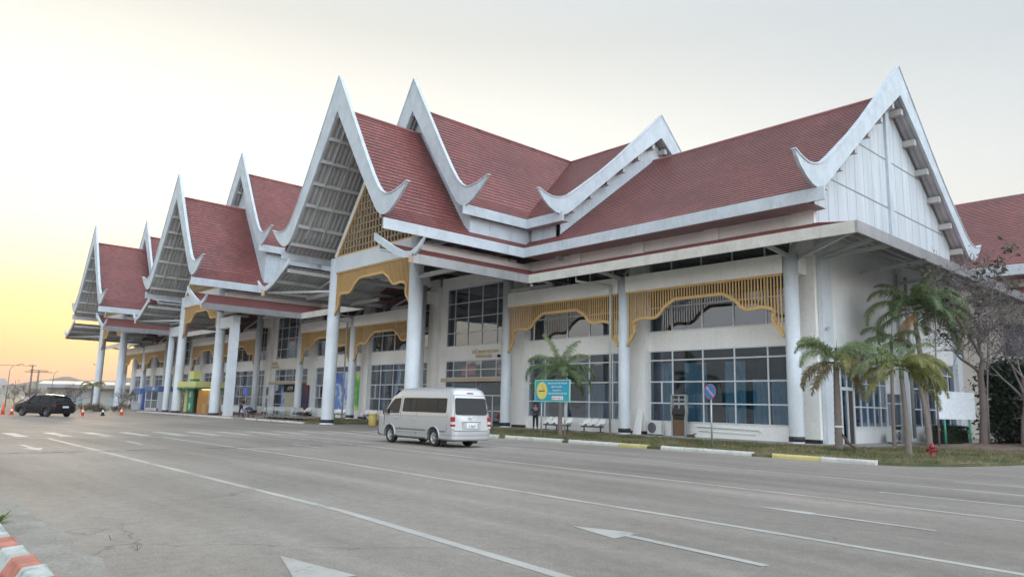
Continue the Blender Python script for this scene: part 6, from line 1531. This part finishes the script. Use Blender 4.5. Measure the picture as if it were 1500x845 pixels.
SUN_AZ, SUN_EL = 168.0, 6.0     # degrees from +X, counter-clockwise; elevation
sd = V((math.cos(R(SUN_AZ))*math.cos(R(SUN_EL)), math.sin(R(SUN_AZ))*math.cos(R(SUN_EL)), math.sin(R(SUN_EL))))
w = bpy.data.worlds.new('World'); scene.world = w; w.use_nodes = True; nt = w.node_tree; nt.nodes.clear(); lk = nt.links
out = nt.nodes.new('ShaderNodeOutputWorld'); bg = nt.nodes.new('ShaderNodeBackground'); lk.new(bg.outputs[0], out.inputs[0])
sky = nt.nodes.new('ShaderNodeTexSky'); sky.sky_type = 'NISHITA'; sky.sun_disc = False; sky.sun_elevation = R(SUN_EL); sky.sun_rotation = R(90-SUN_AZ); sky.altitude = 300; sky.air_density = 1.4; sky.dust_density = 4.0; sky.ozone_density = 1.5
tc = nt.nodes.new('ShaderNodeTexCoord'); sx = nt.nodes.new('ShaderNodeSeparateXYZ'); lk.new(tc.outputs['Generated'], sx.inputs[0])
dt = nt.nodes.new('ShaderNodeVectorMath'); dt.operation = 'DOT_PRODUCT'; lk.new(tc.outputs['Generated'], dt.inputs[0]); dt.inputs[1].default_value = (math.cos(R(SUN_AZ)), math.sin(R(SUN_AZ)), 0)
# haze-veiled evening sky: cool side, warm side, and how far round from the sun we look
cool = ramp(nt, sx.outputs[2], ((0,(.80,.74,.70)), (.08,(.79,.77,.75)), (.20,(.70,.735,.745)), (.30,(.60,.665,.705)), (.42,(.49,.575,.64)), (.62,(.56,.66,.76)), (1,(.66,.76,.88))))
warm = ramp(nt, sx.outputs[2], ((0,(.74,.42,.34)), (.025,(.90,.48,.27)), (.055,(1.02,.62,.20)), (.085,(1.12,.80,.22)), (.115,(1.2,.96,.32)), (.15,(1.24,1.11,.66)), (.20,(1.22,1.17,.92)), (.30,(1.18,1.15,1.03)), (.38,(1.0,.985,.90)), (.47,(.74,.75,.70)), (.6,(.62,.70,.77)), (1,(.66,.76,.88))))
fac = ramp(nt, dt.outputs['Value'], ((.15, 0), (.50, .36), (.78, .84), (.92, 1)))
bk = ramp(nt, dt.outputs['Value'], ((0, 1.55), (.45, 1.25), (.62, 1.0)))   # ramp input clamps below 0
mp = N(nt, 'ShaderNodeMapRange'); lk.new(dt.outputs['Value'], mp.inputs[0]); mp.inputs[1].default_value = -.7; mp.inputs[2].default_value = .15; mp.inputs[3].default_value = 4.6; mp.inputs[4].default_value = 1.0  # unseen sky behind the camera brightened as added fill on the facade
col = mixc(nt, fac.outputs[0], cool.outputs[0], warm.outputs[0])
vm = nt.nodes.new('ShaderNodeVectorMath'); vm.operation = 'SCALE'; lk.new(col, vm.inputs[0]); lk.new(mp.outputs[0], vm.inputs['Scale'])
sk2 = nt.nodes.new('ShaderNodeVectorMath'); sk2.operation = 'SCALE'; lk.new(sky.outputs[0], sk2.inputs[0]); sk2.inputs['Scale'].default_value = .012
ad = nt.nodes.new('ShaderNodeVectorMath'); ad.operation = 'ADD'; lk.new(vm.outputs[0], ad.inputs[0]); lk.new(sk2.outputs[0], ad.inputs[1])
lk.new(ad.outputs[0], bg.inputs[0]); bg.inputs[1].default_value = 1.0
sl = bpy.data.lights.new('sun', 'SUN'); sl.energy = 2.0; sl.angle = R(6); sl.color = (1,.72,.45); so = bpy.data.objects.new('sun', sl); COL.objects.link(so); so.rotation_euler = sd.to_track_quat('Z', 'Y').to_euler()

cam = bpy.data.cameras.new('camera'); co = bpy.data.objects.new('camera', cam); COL.objects.link(co); scene.camera = co
cam.sensor_fit = 'HORIZONTAL'; cam.sensor_width = 36; cam.lens = 1066.15/1500*36; cam.clip_end = 6000; cam.clip_start = .05
Rc = ((0.67337235, 0.7389213, 0.02376948), (-0.10241445, 0.12507409, -0.98684738), (-0.7321755, 0.6620814, 0.15989765))
M = Matrix(((Rc[0][0], -Rc[1][0], -Rc[2][0], 0), (Rc[0][1], -Rc[1][1], -Rc[2][1], 0), (Rc[0][2], -Rc[1][2], -Rc[2][2], 1.6), (0,0,0,1)))
co.matrix_world = M
scene.view_settings.view_transform = 'Standard'; scene.view_settings.look = 'None'; scene.view_settings.gamma = 1; scene.view_settings.exposure = .14; scene.view_settings.use_curve_mapping = False
